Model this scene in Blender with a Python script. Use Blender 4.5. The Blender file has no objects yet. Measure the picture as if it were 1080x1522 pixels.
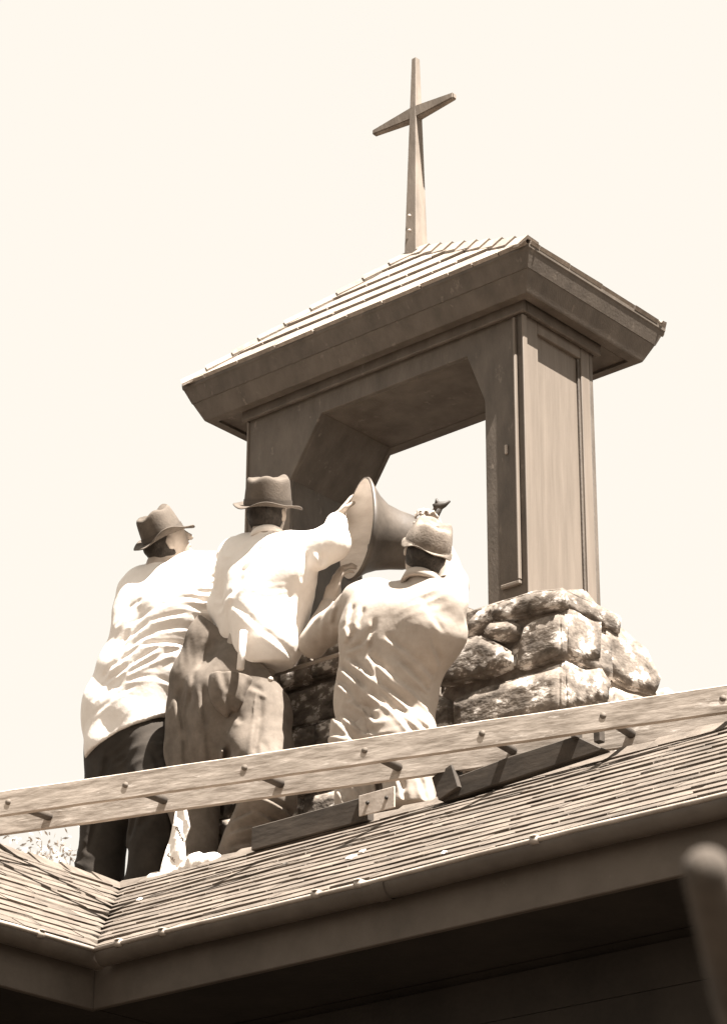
import bpy, bmesh, math, random
import numpy as np
from mathutils import Vector, Matrix, noise
random.seed(7); rng = np.random.default_rng(7)
S = bpy.context.scene
COL = S.collection
R = math.radians

# ------------------------------------------------------------------ camera
CAM = dict(f=4000.0, yaw=-0.7175, pit=0.4292, rol=0.0055, loc=(6.98, -8.375, -5.762))
_y, _p, _r = CAM['yaw'], CAM['pit'], CAM['rol']
FW = Vector((math.cos(_p)*math.sin(_y), math.cos(_p)*math.cos(_y), math.sin(_p)))
_r0 = Vector((math.cos(_y), -math.sin(_y), 0)); _u0 = _r0.cross(FW)
RT = _r0*math.cos(_r) + _u0*math.sin(_r); UP = _u0*math.cos(_r) - _r0*math.sin(_r)
CL = Vector(CAM['loc'])
cd = bpy.data.cameras.new('camera'); cam = bpy.data.objects.new('camera', cd); COL.objects.link(cam)
cam.matrix_world = Matrix(((RT.x, UP.x, -FW.x, CL.x), (RT.y, UP.y, -FW.y, CL.y), (RT.z, UP.z, -FW.z, CL.z), (0, 0, 0, 1)))
cd.sensor_fit = 'HORIZONTAL'; cd.sensor_width = 36; cd.lens = CAM['f']/1080*36
cd.clip_start = .05; cd.clip_end = 3000
cd.dof.use_dof = True; cd.dof.focus_distance = 10.6; cd.dof.aperture_fstop = 24
S.camera = cam

# ------------------------------------------------------------------ sky, sun, exposure
SUN_D = Vector((.46, -.08, .885)).normalized()          # direction towards the sun
w = bpy.data.worlds.new('World'); S.world = w; w.use_nodes = True
nt = w.node_tree; nt.nodes.clear()
sky = nt.nodes.new('ShaderNodeTexSky'); sky.sky_type = 'NISHITA'; sky.sun_disc = False
sky.sun_elevation = math.asin(SUN_D.z); sky.sun_rotation = math.atan2(SUN_D.x, SUN_D.y)
sky.dust_density = 3.0
bw = nt.nodes.new('ShaderNodeRGBToBW')
mr = nt.nodes.new('ShaderNodeMapRange'); mr.inputs['From Min'].default_value = 0; mr.inputs['From Max'].default_value = 12
mr.inputs['To Min'].default_value = 1.94; mr.inputs['To Max'].default_value = 2.12
tint = nt.nodes.new('ShaderNodeMix'); tint.data_type = 'RGBA'; tint.blend_type = 'MULTIPLY'; tint.inputs[0].default_value = 1
tint.inputs[7].default_value = (1.0, .945, .855, 1)
bg = nt.nodes.new('ShaderNodeBackground'); bg.inputs['Strength'].default_value = .1
wo = nt.nodes.new('ShaderNodeOutputWorld')
nt.links.new(sky.outputs[0], bw.inputs[0]); nt.links.new(bw.outputs[0], mr.inputs[0])
nt.links.new(mr.outputs[0], tint.inputs[6]); nt.links.new(tint.outputs[2], bg.inputs[0]); nt.links.new(bg.outputs[0], wo.inputs[0])
sd = bpy.data.lights.new('sun', 'SUN'); sd.energy = 5.0; sd.angle = R(.5); sd.color = (1, .955, .90)
sun = bpy.data.objects.new('sun', sd); COL.objects.link(sun)
sun.rotation_euler = SUN_D.to_track_quat('Z', 'Y').to_euler(); sun.location = (0, 0, 20)
S.view_settings.view_transform = 'Standard'; S.view_settings.look = 'None'
S.view_settings.exposure = 2.35; S.view_settings.gamma = 1; S.view_settings.use_curve_mapping = False

# ------------------------------------------------------------------ helpers
def at(px, py, y=None, d=None, z=None, x=None):
    v = FW + RT*((px-540)/CAM['f']) - UP*((py-761)/CAM['f'])
    if d is not None: return CL + v*d
    if y is not None: return CL + v*((y-CL.y)/v.y)
    if x is not None: return CL + v*((x-CL.x)/v.x)
    return CL + v*((z-CL.z)/v.z)
def proj(P):
    q = Vector(P)-CL; d = q.dot(FW)
    return 540+CAM['f']*q.dot(RT)/d, 761-CAM['f']*q.dot(UP)/d, d

def sep(v):
    g = .785 + .17*v; b = .60 + .30*v
    return (v, v*g, v*b, 1)
MATS = {}
def mat(name, lo, hi, scale=8, rough=.8, stretch=(1, 1, 1), bump=.3, bscale=60, bdist=.004, spec=.3, vary=0, detail=6, spots=None, metal=0, contrast=(.35, .65), weave=0):
    if name in MATS: return MATS[name]
    m = bpy.data.materials.new(name); m.use_nodes = True; t = m.node_tree; N = t.nodes; L = t.links
    b = N['Principled BSDF']; b.inputs['Roughness'].default_value = rough; b.inputs['Metallic'].default_value = metal
    b.inputs['Specular IOR Level'].default_value = spec
    tc = N.new('ShaderNodeTexCoord'); mp = N.new('ShaderNodeMapping'); mp.inputs['Scale'].default_value = stretch
    L.new(tc.outputs['Object'], mp.inputs[0])
    oi = N.new('ShaderNodeObjectInfo')
    ad = N.new('ShaderNodeVectorMath'); ad.operation = 'MULTIPLY_ADD'
    cmb = N.new('ShaderNodeCombineXYZ'); L.new(oi.outputs['Random'], cmb.inputs[0]); L.new(oi.outputs['Random'], cmb.inputs[1])
    L.new(cmb.outputs[0], ad.inputs[0]); ad.inputs[1].default_value = (37, 91, 0) if vary else (0, 0, 0); L.new(mp.outputs[0], ad.inputs[2])
    n1 = N.new('ShaderNodeTexNoise'); n1.inputs['Scale'].default_value = scale; n1.inputs['Detail'].default_value = detail
    n1.inputs['Roughness'].default_value = .65
    L.new(ad.outputs[0], n1.inputs[0])
    cr = N.new('ShaderNodeValToRGB'); cr.color_ramp.elements[0].position = contrast[0]; cr.color_ramp.elements[1].position = contrast[1]
    cr.color_ramp.elements[0].color = sep(lo); cr.color_ramp.elements[1].color = sep(hi)
    L.new(n1.outputs[0], cr.inputs[0]); out = cr.outputs[0]
    if spots:
        n3 = N.new('ShaderNodeTexNoise'); n3.inputs['Scale'].default_value = spots[1]; n3.inputs['Detail'].default_value = 5; n3.inputs['Roughness'].default_value = .7
        L.new(ad.outputs[0], n3.inputs[0])
        c3 = N.new('ShaderNodeValToRGB'); c3.color_ramp.elements[0].position = spots[2]; c3.color_ramp.elements[1].position = spots[2]+.06
        L.new(n3.outputs[0], c3.inputs[0])
        mx = N.new('ShaderNodeMix'); mx.data_type = 'RGBA'; L.new(c3.outputs[0], mx.inputs[0]); L.new(out, mx.inputs[6]); mx.inputs[7].default_value = sep(spots[0]); out = mx.outputs[2]
    if vary:
        mm = N.new('ShaderNodeMapRange'); mm.inputs['To Min'].default_value = 1-vary; mm.inputs['To Max'].default_value = 1+vary
        L.new(oi.outputs['Random'], mm.inputs[0])
        mx = N.new('ShaderNodeMix'); mx.data_type = 'RGBA'; mx.blend_type = 'MULTIPLY'; mx.inputs[0].default_value = 1
        L.new(out, mx.inputs[6]); L.new(mm.outputs[0], mx.inputs[7]); out = mx.outputs[2]
    L.new(out, b.inputs['Base Color'])
    n2 = N.new('ShaderNodeTexNoise'); n2.inputs['Scale'].default_value = bscale; n2.inputs['Detail'].default_value = 4
    L.new(ad.outputs[0], n2.inputs[0])
    bp = N.new('ShaderNodeBump'); bp.inputs['Strength'].default_value = bump; bp.inputs['Distance'].default_value = bdist
    L.new(n2.outputs[0], bp.inputs['Height']); L.new(bp.outputs[0], b.inputs['Normal'])
    MATS[name] = m; return m

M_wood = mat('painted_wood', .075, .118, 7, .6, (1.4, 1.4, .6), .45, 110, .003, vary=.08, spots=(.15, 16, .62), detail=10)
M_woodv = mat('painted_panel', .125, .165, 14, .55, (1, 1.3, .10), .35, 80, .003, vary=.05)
M_cross = mat('cross_wood', .14, .22, 12, .7, (1, 1, .3), .3, 80, .003)
M_cedar = mat('cedar_shingle', .22, .32, 10, .85, (3, 3, 3), .5, 60, .004, vary=.2)
M_roofsh = mat('roof_shingle', .075, .15, 9, .9, (1, 1, 1), .6, 90, .005, vary=.13, spots=(.4, 30, .72))
M_roofall = mat('roof_shingle_mass', .075, .15, 9, .9, (1, 1, 1), .6, 90, .005)
M_stone = mat('field_stone', .075, .32, 9, .92, (1, 1, 1.6), .6, 26, .010, vary=.22, spots=(.70, 9, .545), detail=9)
M_mortar = mat('mortar', .12, .22, 20, .95, (1, 1, 1), .8, 50, .01)
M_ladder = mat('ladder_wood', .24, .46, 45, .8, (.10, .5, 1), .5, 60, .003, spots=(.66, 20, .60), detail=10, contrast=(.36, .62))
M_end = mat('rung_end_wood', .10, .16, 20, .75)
M_rung_shade = mat('rung_wood_shaded', .05, .10, 6, .75)  # darker than the rails: shade on the rungs put into the wood colour
M_dark = mat('dark_timber', .035, .07, 14, .8, (.3, 1, 1), .3, 60, .003)
M_fascia = mat('fascia_board', .08, .115, 4, .7, (1, 1, 1), .3, 50, .003, spots=(.14, 14, .68))
M_gutter = mat('gutter_metal', .07, .11, 6, .45, (1, 1, 1), .3, 40, .003, spec=.5)
M_rim = mat('gutter_rim', .24, .42, 9, .5, (1, 1, 1), .3, 40, .003)
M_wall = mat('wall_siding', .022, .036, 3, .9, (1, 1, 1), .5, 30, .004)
M_shirt = mat('white_shirt', .70, .80, 6, .9, (1, 1, 1), .30, 34, .006)
M_shirt3 = mat('work_shirt', .30, .42, 5, .9, (1, 1, 1), .30, 34, .006)
M_over = mat('denim_overalls', .095, .165, 9, .9, (1, 1, 1), .30, 34, .006, spots=(.26, 10, .66))
M_trou = mat('dark_trousers', .022, .040, 7, .95, (1, 1, 1), .30, 34, .006)
M_khaki = mat('khaki_trousers', .20, .30, 7, .95, (1, 1, 1), .4, 160, .003)
M_hat = mat('felt_hat', .07, .13, 9, .9, (1, 1, 1), .4, 120, .003)
M_hat2 = mat('felt_hat_grey', .08, .12, 9, .9, (1, 1, 1), .4, 120, .003)
M_cap = mat('canvas_cap', .11, .26, 14, .9, (1, 1, 1), .5, 120, .003)
M_band = mat('hat_band', .06, .09, 9, .8, (1, 1, 1), .3, 120, .003)
M_skin = mat('skin', .30, .40, 12, .6, (1, 1, 1), .3, 90, .003)
M_hair = mat('hair', .02, .04, 40, .8, (1, 1, .3), .8, 140, .006)
M_bell_lit = mat('bell_metal_lit', .6, .78, 6, .5, (1, 1, 3), .3, 40, .003, metal=0, spec=.5)  # pale copy of the bell colour: light on its inside painted in
M_bell_shade = mat('bell_metal_shaded', .045, .10, 6, .5, (1, 1, 1), .3, 40, .003, spec=.5)  # dark copy of the bell colour: shade on its outside painted in
M_metal = mat('bare_metal', .35, .5, 9, .5, (1, 1, 1), .3, 60, .003)
M_hole = mat('dark_iron', .03, .05, 9, .6, (1, 1, 1), .3, 60, .003)
M_paper = mat('white_paper', .68, .8, 6, .9, (1, 1, 1), .4, 40, .004)
M_ink = mat('faded_ink', .16, .3, 30, .9)
M_grass = mat('grass', .03, .06, .5, 1, (1, 1, 1), .5, 5, .05)
M_leaf = mat('pale_leaf', .4, .6, 4, .9)
M_twig = mat('twig', .1, .16, 4, .9)
M_pole = mat('grey_wood', .05, .085, 30, .9, (3, 3, .6), .6, 200, .002)

def link(name, me, parent=None, loc=None):
    o = bpy.data.objects.new(name, me); COL.objects.link(o)
    if parent is not None: o.parent = parent
    if loc is not None: o.location = loc
    return o
WP = {}                                       # world position of each parent's origin
def origin_of(o):
    p = Vector((0, 0, 0))
    while o is not None: p += o.location; o = o.parent
    return p
def mesh(name, V, F, m, parent=None, smooth=False, base=None, mats=None):
    """verts in world space; object's origin put at base (or the parent's origin)"""
    po = origin_of(parent) if parent is not None else Vector((0, 0, 0))
    V = np.asarray([tuple(v) for v in V], dtype=np.float32) if not isinstance(V, np.ndarray) else V.astype(np.float32)
    b = Vector(base) if base is not None else po
    me = bpy.data.meshes.new(name)
    me.from_pydata((V-np.array(b, dtype=np.float32)).tolist(), [], F if isinstance(F, list) else F.tolist())
    me.validate(); me.update()
    me.materials.append(m)
    if smooth: me.polygons.foreach_set('use_smooth', [True]*len(me.polygons))
    o = link(name, me, parent, b-po); return o
def empty(name, loc, parent=None):
    o = bpy.data.objects.new(name, None); COL.objects.link(o); o.location = loc; o.empty_display_size = .1
    if parent is not None: o.parent = parent; o.location = Vector(loc)-origin_of(parent)
    return o
def tag(o, label=None, cat=None, group=None, kind=None):
    if label: o['label'] = label
    if cat: o['category'] = cat
    if group: o['group'] = group
    if kind: o['kind'] = kind
    return o
BF = [(0, 1, 3, 2), (4, 6, 7, 5), (0, 4, 5, 1), (2, 3, 7, 6), (0, 2, 6, 4), (1, 5, 7, 3)]
def boxV(a, b): return [(x, y, z) for x in (a[0], b[0]) for y in (a[1], b[1]) for z in (a[2], b[2])]
def from_bm(name, bm, m, parent=None, smooth=False, base=None):
    V = [v.co.copy() for v in bm.verts]; bm.verts.index_update()
    F = [[v.index for v in f.verts] for f in bm.faces]; bm.free()
    return mesh(name, V, F, m, parent, smooth, base)
def bevelled(V, F, w=.004, seg=1):
    bm = bmesh.new(); vs = [bm.verts.new(v) for v in V]
    for f in F: bm.faces.new([vs[i] for i in f])
    bmesh.ops.recalc_face_normals(bm, faces=bm.faces)
    if w: bmesh.ops.bevel(bm, geom=bm.edges[:], offset=w, segments=seg, affect='EDGES', clamp_overlap=True)
    return bm
def box(name, a, b, m, parent=None, w=.004, base=None):
    return from_bm(name, bevelled(boxV(a, b), BF, w), m, parent, False, base)
def prism_V(poly, y0, y1, axis='y'):
    n = len(poly); V = []
    for t in (y0, y1):
        for p in poly:
            V.append((p[0], t, p[1]) if axis == 'y' else (t, p[0], p[1]))
    F = [list(range(n)), list(range(2*n-1, n-1, -1))] + [[i, i+n, (i+1) % n+n, (i+1) % n] for i in range(n)]
    return V, F
def prism(name, poly, y0, y1, m, parent=None, axis='y', w=.004):
    V, F = prism_V(poly, y0, y1, axis); return from_bm(name, bevelled(V, F, w), m, parent)
def frame_of(d):
    d = Vector(d).normalized(); a = Vector((0, 0, 1)) if abs(d.z) < .9 else Vector((1, 0, 0))
    u = a.cross(d).normalized(); return u, d.cross(u), d
def tube_VF(pts, rs, n=10, cap=True, off=0):
    V = []; F = []; pts = [Vector(p) for p in pts]
    if not hasattr(rs, '__len__'): rs = [rs]*len(pts)
    for i, p in enumerate(pts):
        d = (pts[min(i+1, len(pts)-1)]-pts[max(i-1, 0)]); u, v, _ = frame_of(d)
        for k in range(n):
            a = 2*math.pi*k/n; V.append(p+(u*math.cos(a)+v*math.sin(a))*rs[i])
    for i in range(len(pts)-1):
        for k in range(n): F.append([off+i*n+k, off+i*n+(k+1) % n, off+(i+1)*n+(k+1) % n, off+(i+1)*n+k])
    if cap: F.append([off+k for k in range(n)][::-1]); F.append([off+(len(pts)-1)*n+k for k in range(n)])
    return V, F
def tube(name, pts, rs, m, parent=None, n=12, base=None):
    V, F = tube_VF(pts, rs, n); return mesh(name, V, F, m, parent, True, base)
def obox(name, c, ax, ay, az, h, m, parent=None, w=.003, base=None):
    """oriented box: centre, unit axes, half sizes"""
    c = Vector(c); V = [c+ax*(sx*h[0])+ay*(sy*h[1])+az*(sz*h[2]) for sx in (-1, 1) for sy in (-1, 1) for sz in (-1, 1)]
    return from_bm(name, bevelled(V, BF, w), m, parent, False, base)

# ------------------------------------------------------------------ ground
GZ = -7.35
bm = bmesh.new(); bmesh.ops.create_grid(bm, x_segments=60, y_segments=60, size=1200)
for v in bm.verts: v.co.z = GZ
tag(from_bm('ground', bm, M_grass), kind='structure')

# ------------------------------------------------------------------ house: L-shaped roof with a valley
RZ, RY, RX = -2.585, -1.0, -.755          # ridge height, ridge line of the right wing (y), ridge line of the left wing (x)
GY, GX, EZ = -2.40, .50, -3.299            # gutter rim lines and eaves height
GX = at(140, 1412, z=EZ).x; GY = at(140, 1412, z=EZ).y
SL = (RZ-(EZ+.035))/(RY-(GY+.08))         # slope
house = tag(empty('house', (.0, -1.0, GZ)), 'dark house with shingled L-shaped roof, open gutter and valley below the bell tower', 'house')
XR, YF = 6.6, -7.2
e = .08
# roof deck (two wings), thin slabs just under the shingles
zt = -.03
def rslab(name, P):
    V = [Vector(p)+Vector((0, 0, zt)) for p in P]+[Vector(p)+Vector((0, 0, zt-.025)) for p in P]; n = len(P)
    F = [list(range(n)), list(range(2*n-1, n-1, -1))]+[[i, i+n, (i+1) % n+n, (i+1) % n] for i in range(n)]
    return mesh(name, V, F, M_dark, house)
ez = EZ+.035; vy, vx = GY+e, GX-e
slx = (RZ-ez)/(vx-RX)
rslab('roof_deck', [(vx, vy, ez), (XR, vy, ez), (XR, RY, RZ), (RX, RY, RZ)])
rslab('roof_deck', [(vx, vy, ez), (RX, RY, RZ), (RX, YF, RZ), (vx, YF, ez)])
bk = RZ-SL*1.5; lb = RZ-slx*1.4
rslab('roof_deck', [(RX, RY, RZ), (XR, RY, RZ), (XR, RY+1.5, bk), (RX-1.4, RY+1.5, bk)])
rslab('roof_deck', [(RX, YF, RZ), (RX, RY, RZ), (RX-1.4, RY+1.5, bk), (RX-1.4, YF, lb)])
# walls and soffits below
fb = -3.465
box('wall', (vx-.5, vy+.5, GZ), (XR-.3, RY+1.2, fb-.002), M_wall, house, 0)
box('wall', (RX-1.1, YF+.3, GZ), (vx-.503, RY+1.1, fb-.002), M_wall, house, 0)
box('soffit', (vx-.02, vy+.035, fb), (XR, vy+.55, fb+.02), M_wall, house, 0)
box('soffit', (vx-.55, YF, fb), (vx-.035, vy+.55, fb+.02), M_wall, house, 0)
# boarding lines of the walls
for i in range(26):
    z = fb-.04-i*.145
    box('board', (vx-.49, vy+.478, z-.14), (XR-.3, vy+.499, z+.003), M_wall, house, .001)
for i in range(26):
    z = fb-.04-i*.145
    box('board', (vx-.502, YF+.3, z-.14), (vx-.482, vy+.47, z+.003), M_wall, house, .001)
fz = EZ-.01
box('fascia', (vx-.010, vy+.01, fb-.01), (XR, vy+.035, fz), M_fascia, house, .003)
box('fascia', (vx-.035, YF, fb-.01), (vx-.011, vy+.034, fz), M_fascia, house, .003)

# gutters: open half-round troughs with a rolled rim, hangers and joint collars
def gutter(p0, p1, out):
    d = (p1-p0); L = d.length; d.normalize(); r = .042; V = []; F = []; n = 14; steps = max(2, int(L/.4))
    out = Vector(out); c0 = p0-out*r
    for i in range(steps+1):
        c = c0+d*(L*i/steps)+Vector((0, 0, math.sin(i*1.7)*.003))
        for k in range(n+1):
            a = math.pi*k/n; V.append(c+out*(r*math.cos(a))-Vector((0, 0, 1))*(r*1.25*math.sin(a)))
        for k in range(n+1):
            a = math.pi*k/n; V.append(c+out*((r-.003)*math.cos(a))-Vector((0, 0, 1))*((r-.003)*1.25*math.sin(a)))
    m = 2*(n+1)
    for i in range(steps):
        for k in range(n):
            F.append([i*m+k, i*m+k+1, (i+1)*m+k+1, (i+1)*m+k]); F.append([i*m+n+1+k, (i+1)*m+n+1+k, (i+1)*m+n+2+k, i*m+n+2+k])
    g = mesh('gutter', V, F, M_gutter, house, True)
    pts = [p0+d*(L*i/steps)+Vector((0, 0, math.sin(i*1.7)*.003)) for i in range(steps+1)]
    V, F = tube_VF(pts, .0085, 8); rim = mesh('gutter_rim', V, F, M_rim, g, True)
    return g, d, L
gc = Vector((GX, GY, EZ))
g1, d1, L1 = gutter(gc.copy(), Vector((XR, GY, EZ)), (0, -1, 0))
g2, d2, L2 = gutter(gc+Vector((0, .07, 0)), Vector((GX, YF, EZ)), (1, 0, 0))
for g, d, out, ss in ((g1, Vector((1, 0, 0)), Vector((0, -1, 0)), (.12, .33, 1.02, 1.20, 1.9, 2.75, 3.6, 4.5)), (g2, Vector((0, -1, 0)), Vector((1, 0, 0)), (.25, .62, 1.3, 2.1, 3.0))):
    for s in ss:
        c = gc+d*s
        obox('hanger', c-out*.05+Vector((0, 0, .012)), d, out, Vector((0, 0, 1)), (.012, .066, .003), M_rim, g)
        tube('rim_clip', [c-d*.014, c+d*.014], .0125, M_rim, g, 8)
for s in (1.25, 3.9):
    c = gc+Vector((1, 0, 0))*s+Vector((0, .042, 0)); V = []; F = []
    for i in range(2):
        for k in range(15):
            a = math.pi*k/14; V.append(c+Vector((i*.05, -.046*math.cos(a), -.0565*math.sin(a)-.001)))
    for k in range(14): F.append([k, k+1, 16+k, 15+k])
    mesh('joint_collar', V, F, M_gutter, g1, True)

# shingles of the main roof: every piece is a wedge; the ones seen largest are parts, the rest one mass
NR = 15
def wedge(wd, ex, th, seed):
    r = random.Random(seed); j = lambda a: r.uniform(-a, a)
    # local x along the course, y up the slope, z out
    V = [(-wd/2, j(.006), 0), (wd/2, j(.006), 0), (wd/2, ex*1.35, 0), (-wd/2, ex*1.35, 0),
         (-wd/2, j(.005), th+j(.002)), (wd/2, j(.005), th+j(.002)), (wd/2, ex*1.35, .003), (-wd/2, ex*1.35, .003)]
    return V, [(3, 2, 1, 0), (4, 5, 6, 7), (0, 1, 5, 4), (1, 2, 6, 5), (2, 3, 7, 6), (3, 0, 4, 7)]
WCACHE = {}
def wedge_me(wd, ex, th, m, tagname):
    key = (tagname, round(wd, 3), random.randrange(3))
    if key not in WCACHE:
        V, F = wedge(wd, ex, th, hash(key) % 9999); me = bpy.data.meshes.new(tagname); me.from_pydata(V, [], F); me.materials.append(m); WCACHE[key] = me
    return WCACHE[key]
WID = [.14, .17, .2, .23, .26]
cand = []
def course_fill(org, along, up, nrm, ex, rows, lenfun, startfun, th, store, lift=0):
    for r_ in range(rows):
        s0, s1 = startfun(r_), lenfun(r_); x = s0 - random.uniform(0, .1)
        first = True
        while x < s1:
            wd = random.choice(WID); x2 = min(x+wd, s1); x1 = max(x, s0); ww = x2-x1
            if ww > .03:
                jig = random.uniform(-.002, .002)+.006*noise.noise(Vector((x*1.5, r_*3.3, 0)))
                c = org+along*((x1+x2)/2)+up*(r_*ex+jig)+nrm*(lift+random.uniform(0, .003))
                store.append((c, along, up, nrm, ww-.002, r_))
            x += wd
upv = Vector((0, RY-vy, RZ-ez)); Ls = upv.length; upv.normalize(); nv = Vector((1, 0, 0)).cross(upv)
ex_ = (Ls)/NR
course_fill(Vector((vx, vy-.02, ez-.01)), Vector((1, 0, 0)), upv, nv, ex_, NR, lambda r: XR-vx, lambda r: -(r*ex_)*(vx-RX)/Ls-.01, .010, cand)
upl = Vector((RX-vx, 0, RZ-ez)); Ll = upl.length; upl.normalize(); nl = upl.cross(Vector((0, 1, 0)));
if nl.z < 0: nl = -nl
ex2 = Ll/NR
# left wing: along = -y
course_fill(Vector((vx+.02, vy, ez-.01)), Vector((0, -1, 0)), upl, nl, ex2, NR, lambda r: vy-YF, lambda r: -(r*ex2)*(RY-vy)/Ll-.01, .010, cand)
# back slopes
upb = Vector((0, -1.5, RZ-bk)); Lb = upb.length; upb.normalize(); nb = Vector((-1, 0, 0)).cross(upb)
course_fill(Vector((XR, RY+1.5, bk)), Vector((-1, 0, 0)), upb, nb, Lb/NR, NR, lambda r: XR-RX, lambda r: 0, .010, cand)
upc = Vector((1.4, 0, RZ-lb)); Lc = upc.length; upc.normalize(); nc = Vector((0, 1, 0)).cross(upc)
if nc.z < 0: nc = -nc
course_fill(Vector((RX-1.4, YF, lb)), Vector((0, 1, 0)), upc, nc, Lc/NR, NR, lambda r: RY-YF+.1, lambda r: 0, .010, cand)
def vis(c):
    x, y, d = proj(c[0]); fr = (CL-c[0]).normalized().dot(c[3])
    if not (0 <= x <= 1080 and 0 <= y <= 1522) or fr <= 0: return 0
    return c[4]/d
order = sorted(range(len(cand)), key=lambda i: -vis(cand[i]))
single = set(i for i in order[:300] if vis(cand[i]) > 0)
MV, MF = [], []; ho = origin_of(house)
for i, (c, al, up_, nr, ww, r_) in enumerate(cand):
    mw = Matrix((al, up_, nr)).transposed()
    V, F = wedge(ww, ex_, .0105, i)
    if mw.determinant() < 0: F = [f[::-1] for f in F]
    if i in single:
        me = bpy.data.meshes.new('shingle'); me.from_pydata([tuple(mw @ Vector(v)) for v in V], [], F); me.materials.append(M_roofsh)
        link('shingle', me, house, c-ho)
    else:
        o_ = len(MV); MV += [mw @ Vector(v)+c for v in V]; MF += [[o_+k for k in f] for f in F]
tag(mesh('shingles', MV, MF, M_roofall, house), kind='stuff')
# ridge caps and valley flashing
V = []; F = []
def cap_strip(p0, p1, s1, s2, n):
    d = (p1-p0)/n
    for i in range(n):
        a = p0+d*i; b = p0+d*(i+1.15); o_ = len(V); h0 = Vector((0, 0, .016)); h1 = Vector((0, 0, .028))
        for q, h in ((a, h1), (b, h0)): V.extend([q+s1+h*.6, q+h, q+s2+h*.6, q+s1-Vector((0, 0, .004)), q+s2-Vector((0, 0, .004))])
        F.extend([[o_, o_+1, o_+6, o_+5], [o_+1, o_+2, o_+7, o_+6], [o_, o_+3, o_+4, o_+2, o_+1], [o_+5, o_+6, o_+7, o_+9, o_+8], [o_+3, o_, o_+5, o_+8], [o_+2, o_+4, o_+9, o_+7]])
cap_strip(Vector((RX, RY, RZ)), Vector((XR, RY, RZ)), -upv*.09, -upb*.09, 44)
cap_strip(Vector((RX, YF, RZ)), Vector((RX, RY, RZ)), -upl*.09, -upc*.09, 36)
tag(mesh('ridge_caps', V, F, M_roofall, house), kind='stuff')

# ------------------------------------------------------------------ bell tower
tower = tag(empty('bell_tower', (0, -.08, -2.9)), 'small dark wooden bell tower with pyramid roof and cross on a rough stone base', 'bell tower')
A_, B_ = 1.02, .494
APZ = .56
PX, PY0, PY1 = .856, -.335, .165          # pier outer x, front and back y
LZ = -.262                                # bottom of the lintel
LT = -.174                                # soffit
PL = -.735                                # outer x of the left pier
inner = .572                              # inner x of the piers
BZ = -1.56
# roof core
er = .012
V = [(-A_+er, -B_+er, -.012), (A_-er, -B_+er, -.012), (A_-er, B_-er, -.012), (-A_+er, B_-er, -.012), (0, 0, APZ-.015)]
core = mesh('roof', V, [[0, 1, 4], [1, 2, 4], [2, 3, 4], [3, 0, 4], [3, 2, 1, 0]], M_dark, tower)
# eaves: inward raking fascia made of an upper crown moulding and a lower board
h = .174; ins = .078
def ring(name, prof, m):
    """profile of (inset, z) swept round the rectangular eaves"""
    V = []; F = []; n = len(prof)
    for sx, sy in ((-1, -1), (1, -1), (1, 1), (-1, 1)):
        for i_, z_ in prof: V.append((sx*(A_-i_), sy*(B_-i_), z_))
    for c in range(4):
        for k in range(n):
            F.append([c*n+k, c*n+(k+1) % n, ((c+1) % 4)*n+(k+1) % n, ((c+1) % 4)*n+k][::-1])
    return from_bm(name, bevelled(V, F, .0), m, tower)
ring('crown_moulding', [(-.004, .0), (-.002, -.014), (.004, -.022), (.031, -.088), (.07, -.088), (.07, .0)], M_wood)
ring('fascia', [(.034, -.0885), (.0355, -.092), (ins-.006, -h+.006), (ins-.002, -h), (.12, -h), (.12, -.0885)], M_wood)
# soffit boards: one long board each side
zs = -h+.012
for k, (y0, y1) in enumerate(((-B_+.12, PY0-.03), )):
    box('soffit_board', (-A_+.12, y0, zs), (A_-.12, y1, zs+.014), M_wood, tower, .002)
box('soffit_board', (-A_+.12, PY0-.028, zs+.001), (PL-.03, B_-.12, zs+.015), M_wood, tower, .002)
box('soffit_board', (PX+.03, PY0-.028, zs+.001), (A_-.12, B_-.12, zs+.015), M_wood, tower, .002)
box('soffit_board', (PL-.028, PY1+.03, zs+.001), (PX+.028, B_-.12, zs+.015), M_wood, tower, .002)
# frieze moulding where walls meet the soffit
box('frieze', (PL-.028, PY0-.028, -.215), (PX+.028, PY0-.004, -.158), M_wood, tower, .005)
box('frieze', (PX+.004, PY0-.0035, -.215), (PX+.028, PY1+.028, -.158), M_wood, tower, .005)
box('frieze', (PL-.028, PY0-.0035, -.215), (PL-.004, PY1+.028, -.158), M_wood, tower, .005)
box('frieze', (PL-.004, PY1+.004, -.2155), (PX+.0038, PY1+.028, -.158), M_wood, tower, .005)
# portal faces: front and back boards with chamfered bracket corners
LZb = -.312; IL, IR, CLx, CRx, ZL, ZR = -.475, .645, -.29, .55, -.585, -.56
def portal(y0, y1):
    poly = [(PL, BZ), (IL, BZ), (IL, ZL), (CLx, LZb), (CRx, LZb), (IR, ZR), (IR, BZ), (PX, BZ), (PX, -.16), (PL, -.16)]
    V, F = prism_V(poly, y0, y1)
    bm = bevelled(V, F, .003); bmesh.ops.triangulate(bm, faces=bm.faces)
    return from_bm('portal_board', bm, M_wood, tower)
portal(PY0, PY0+.025); portal(PY1-.025, PY1)
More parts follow.
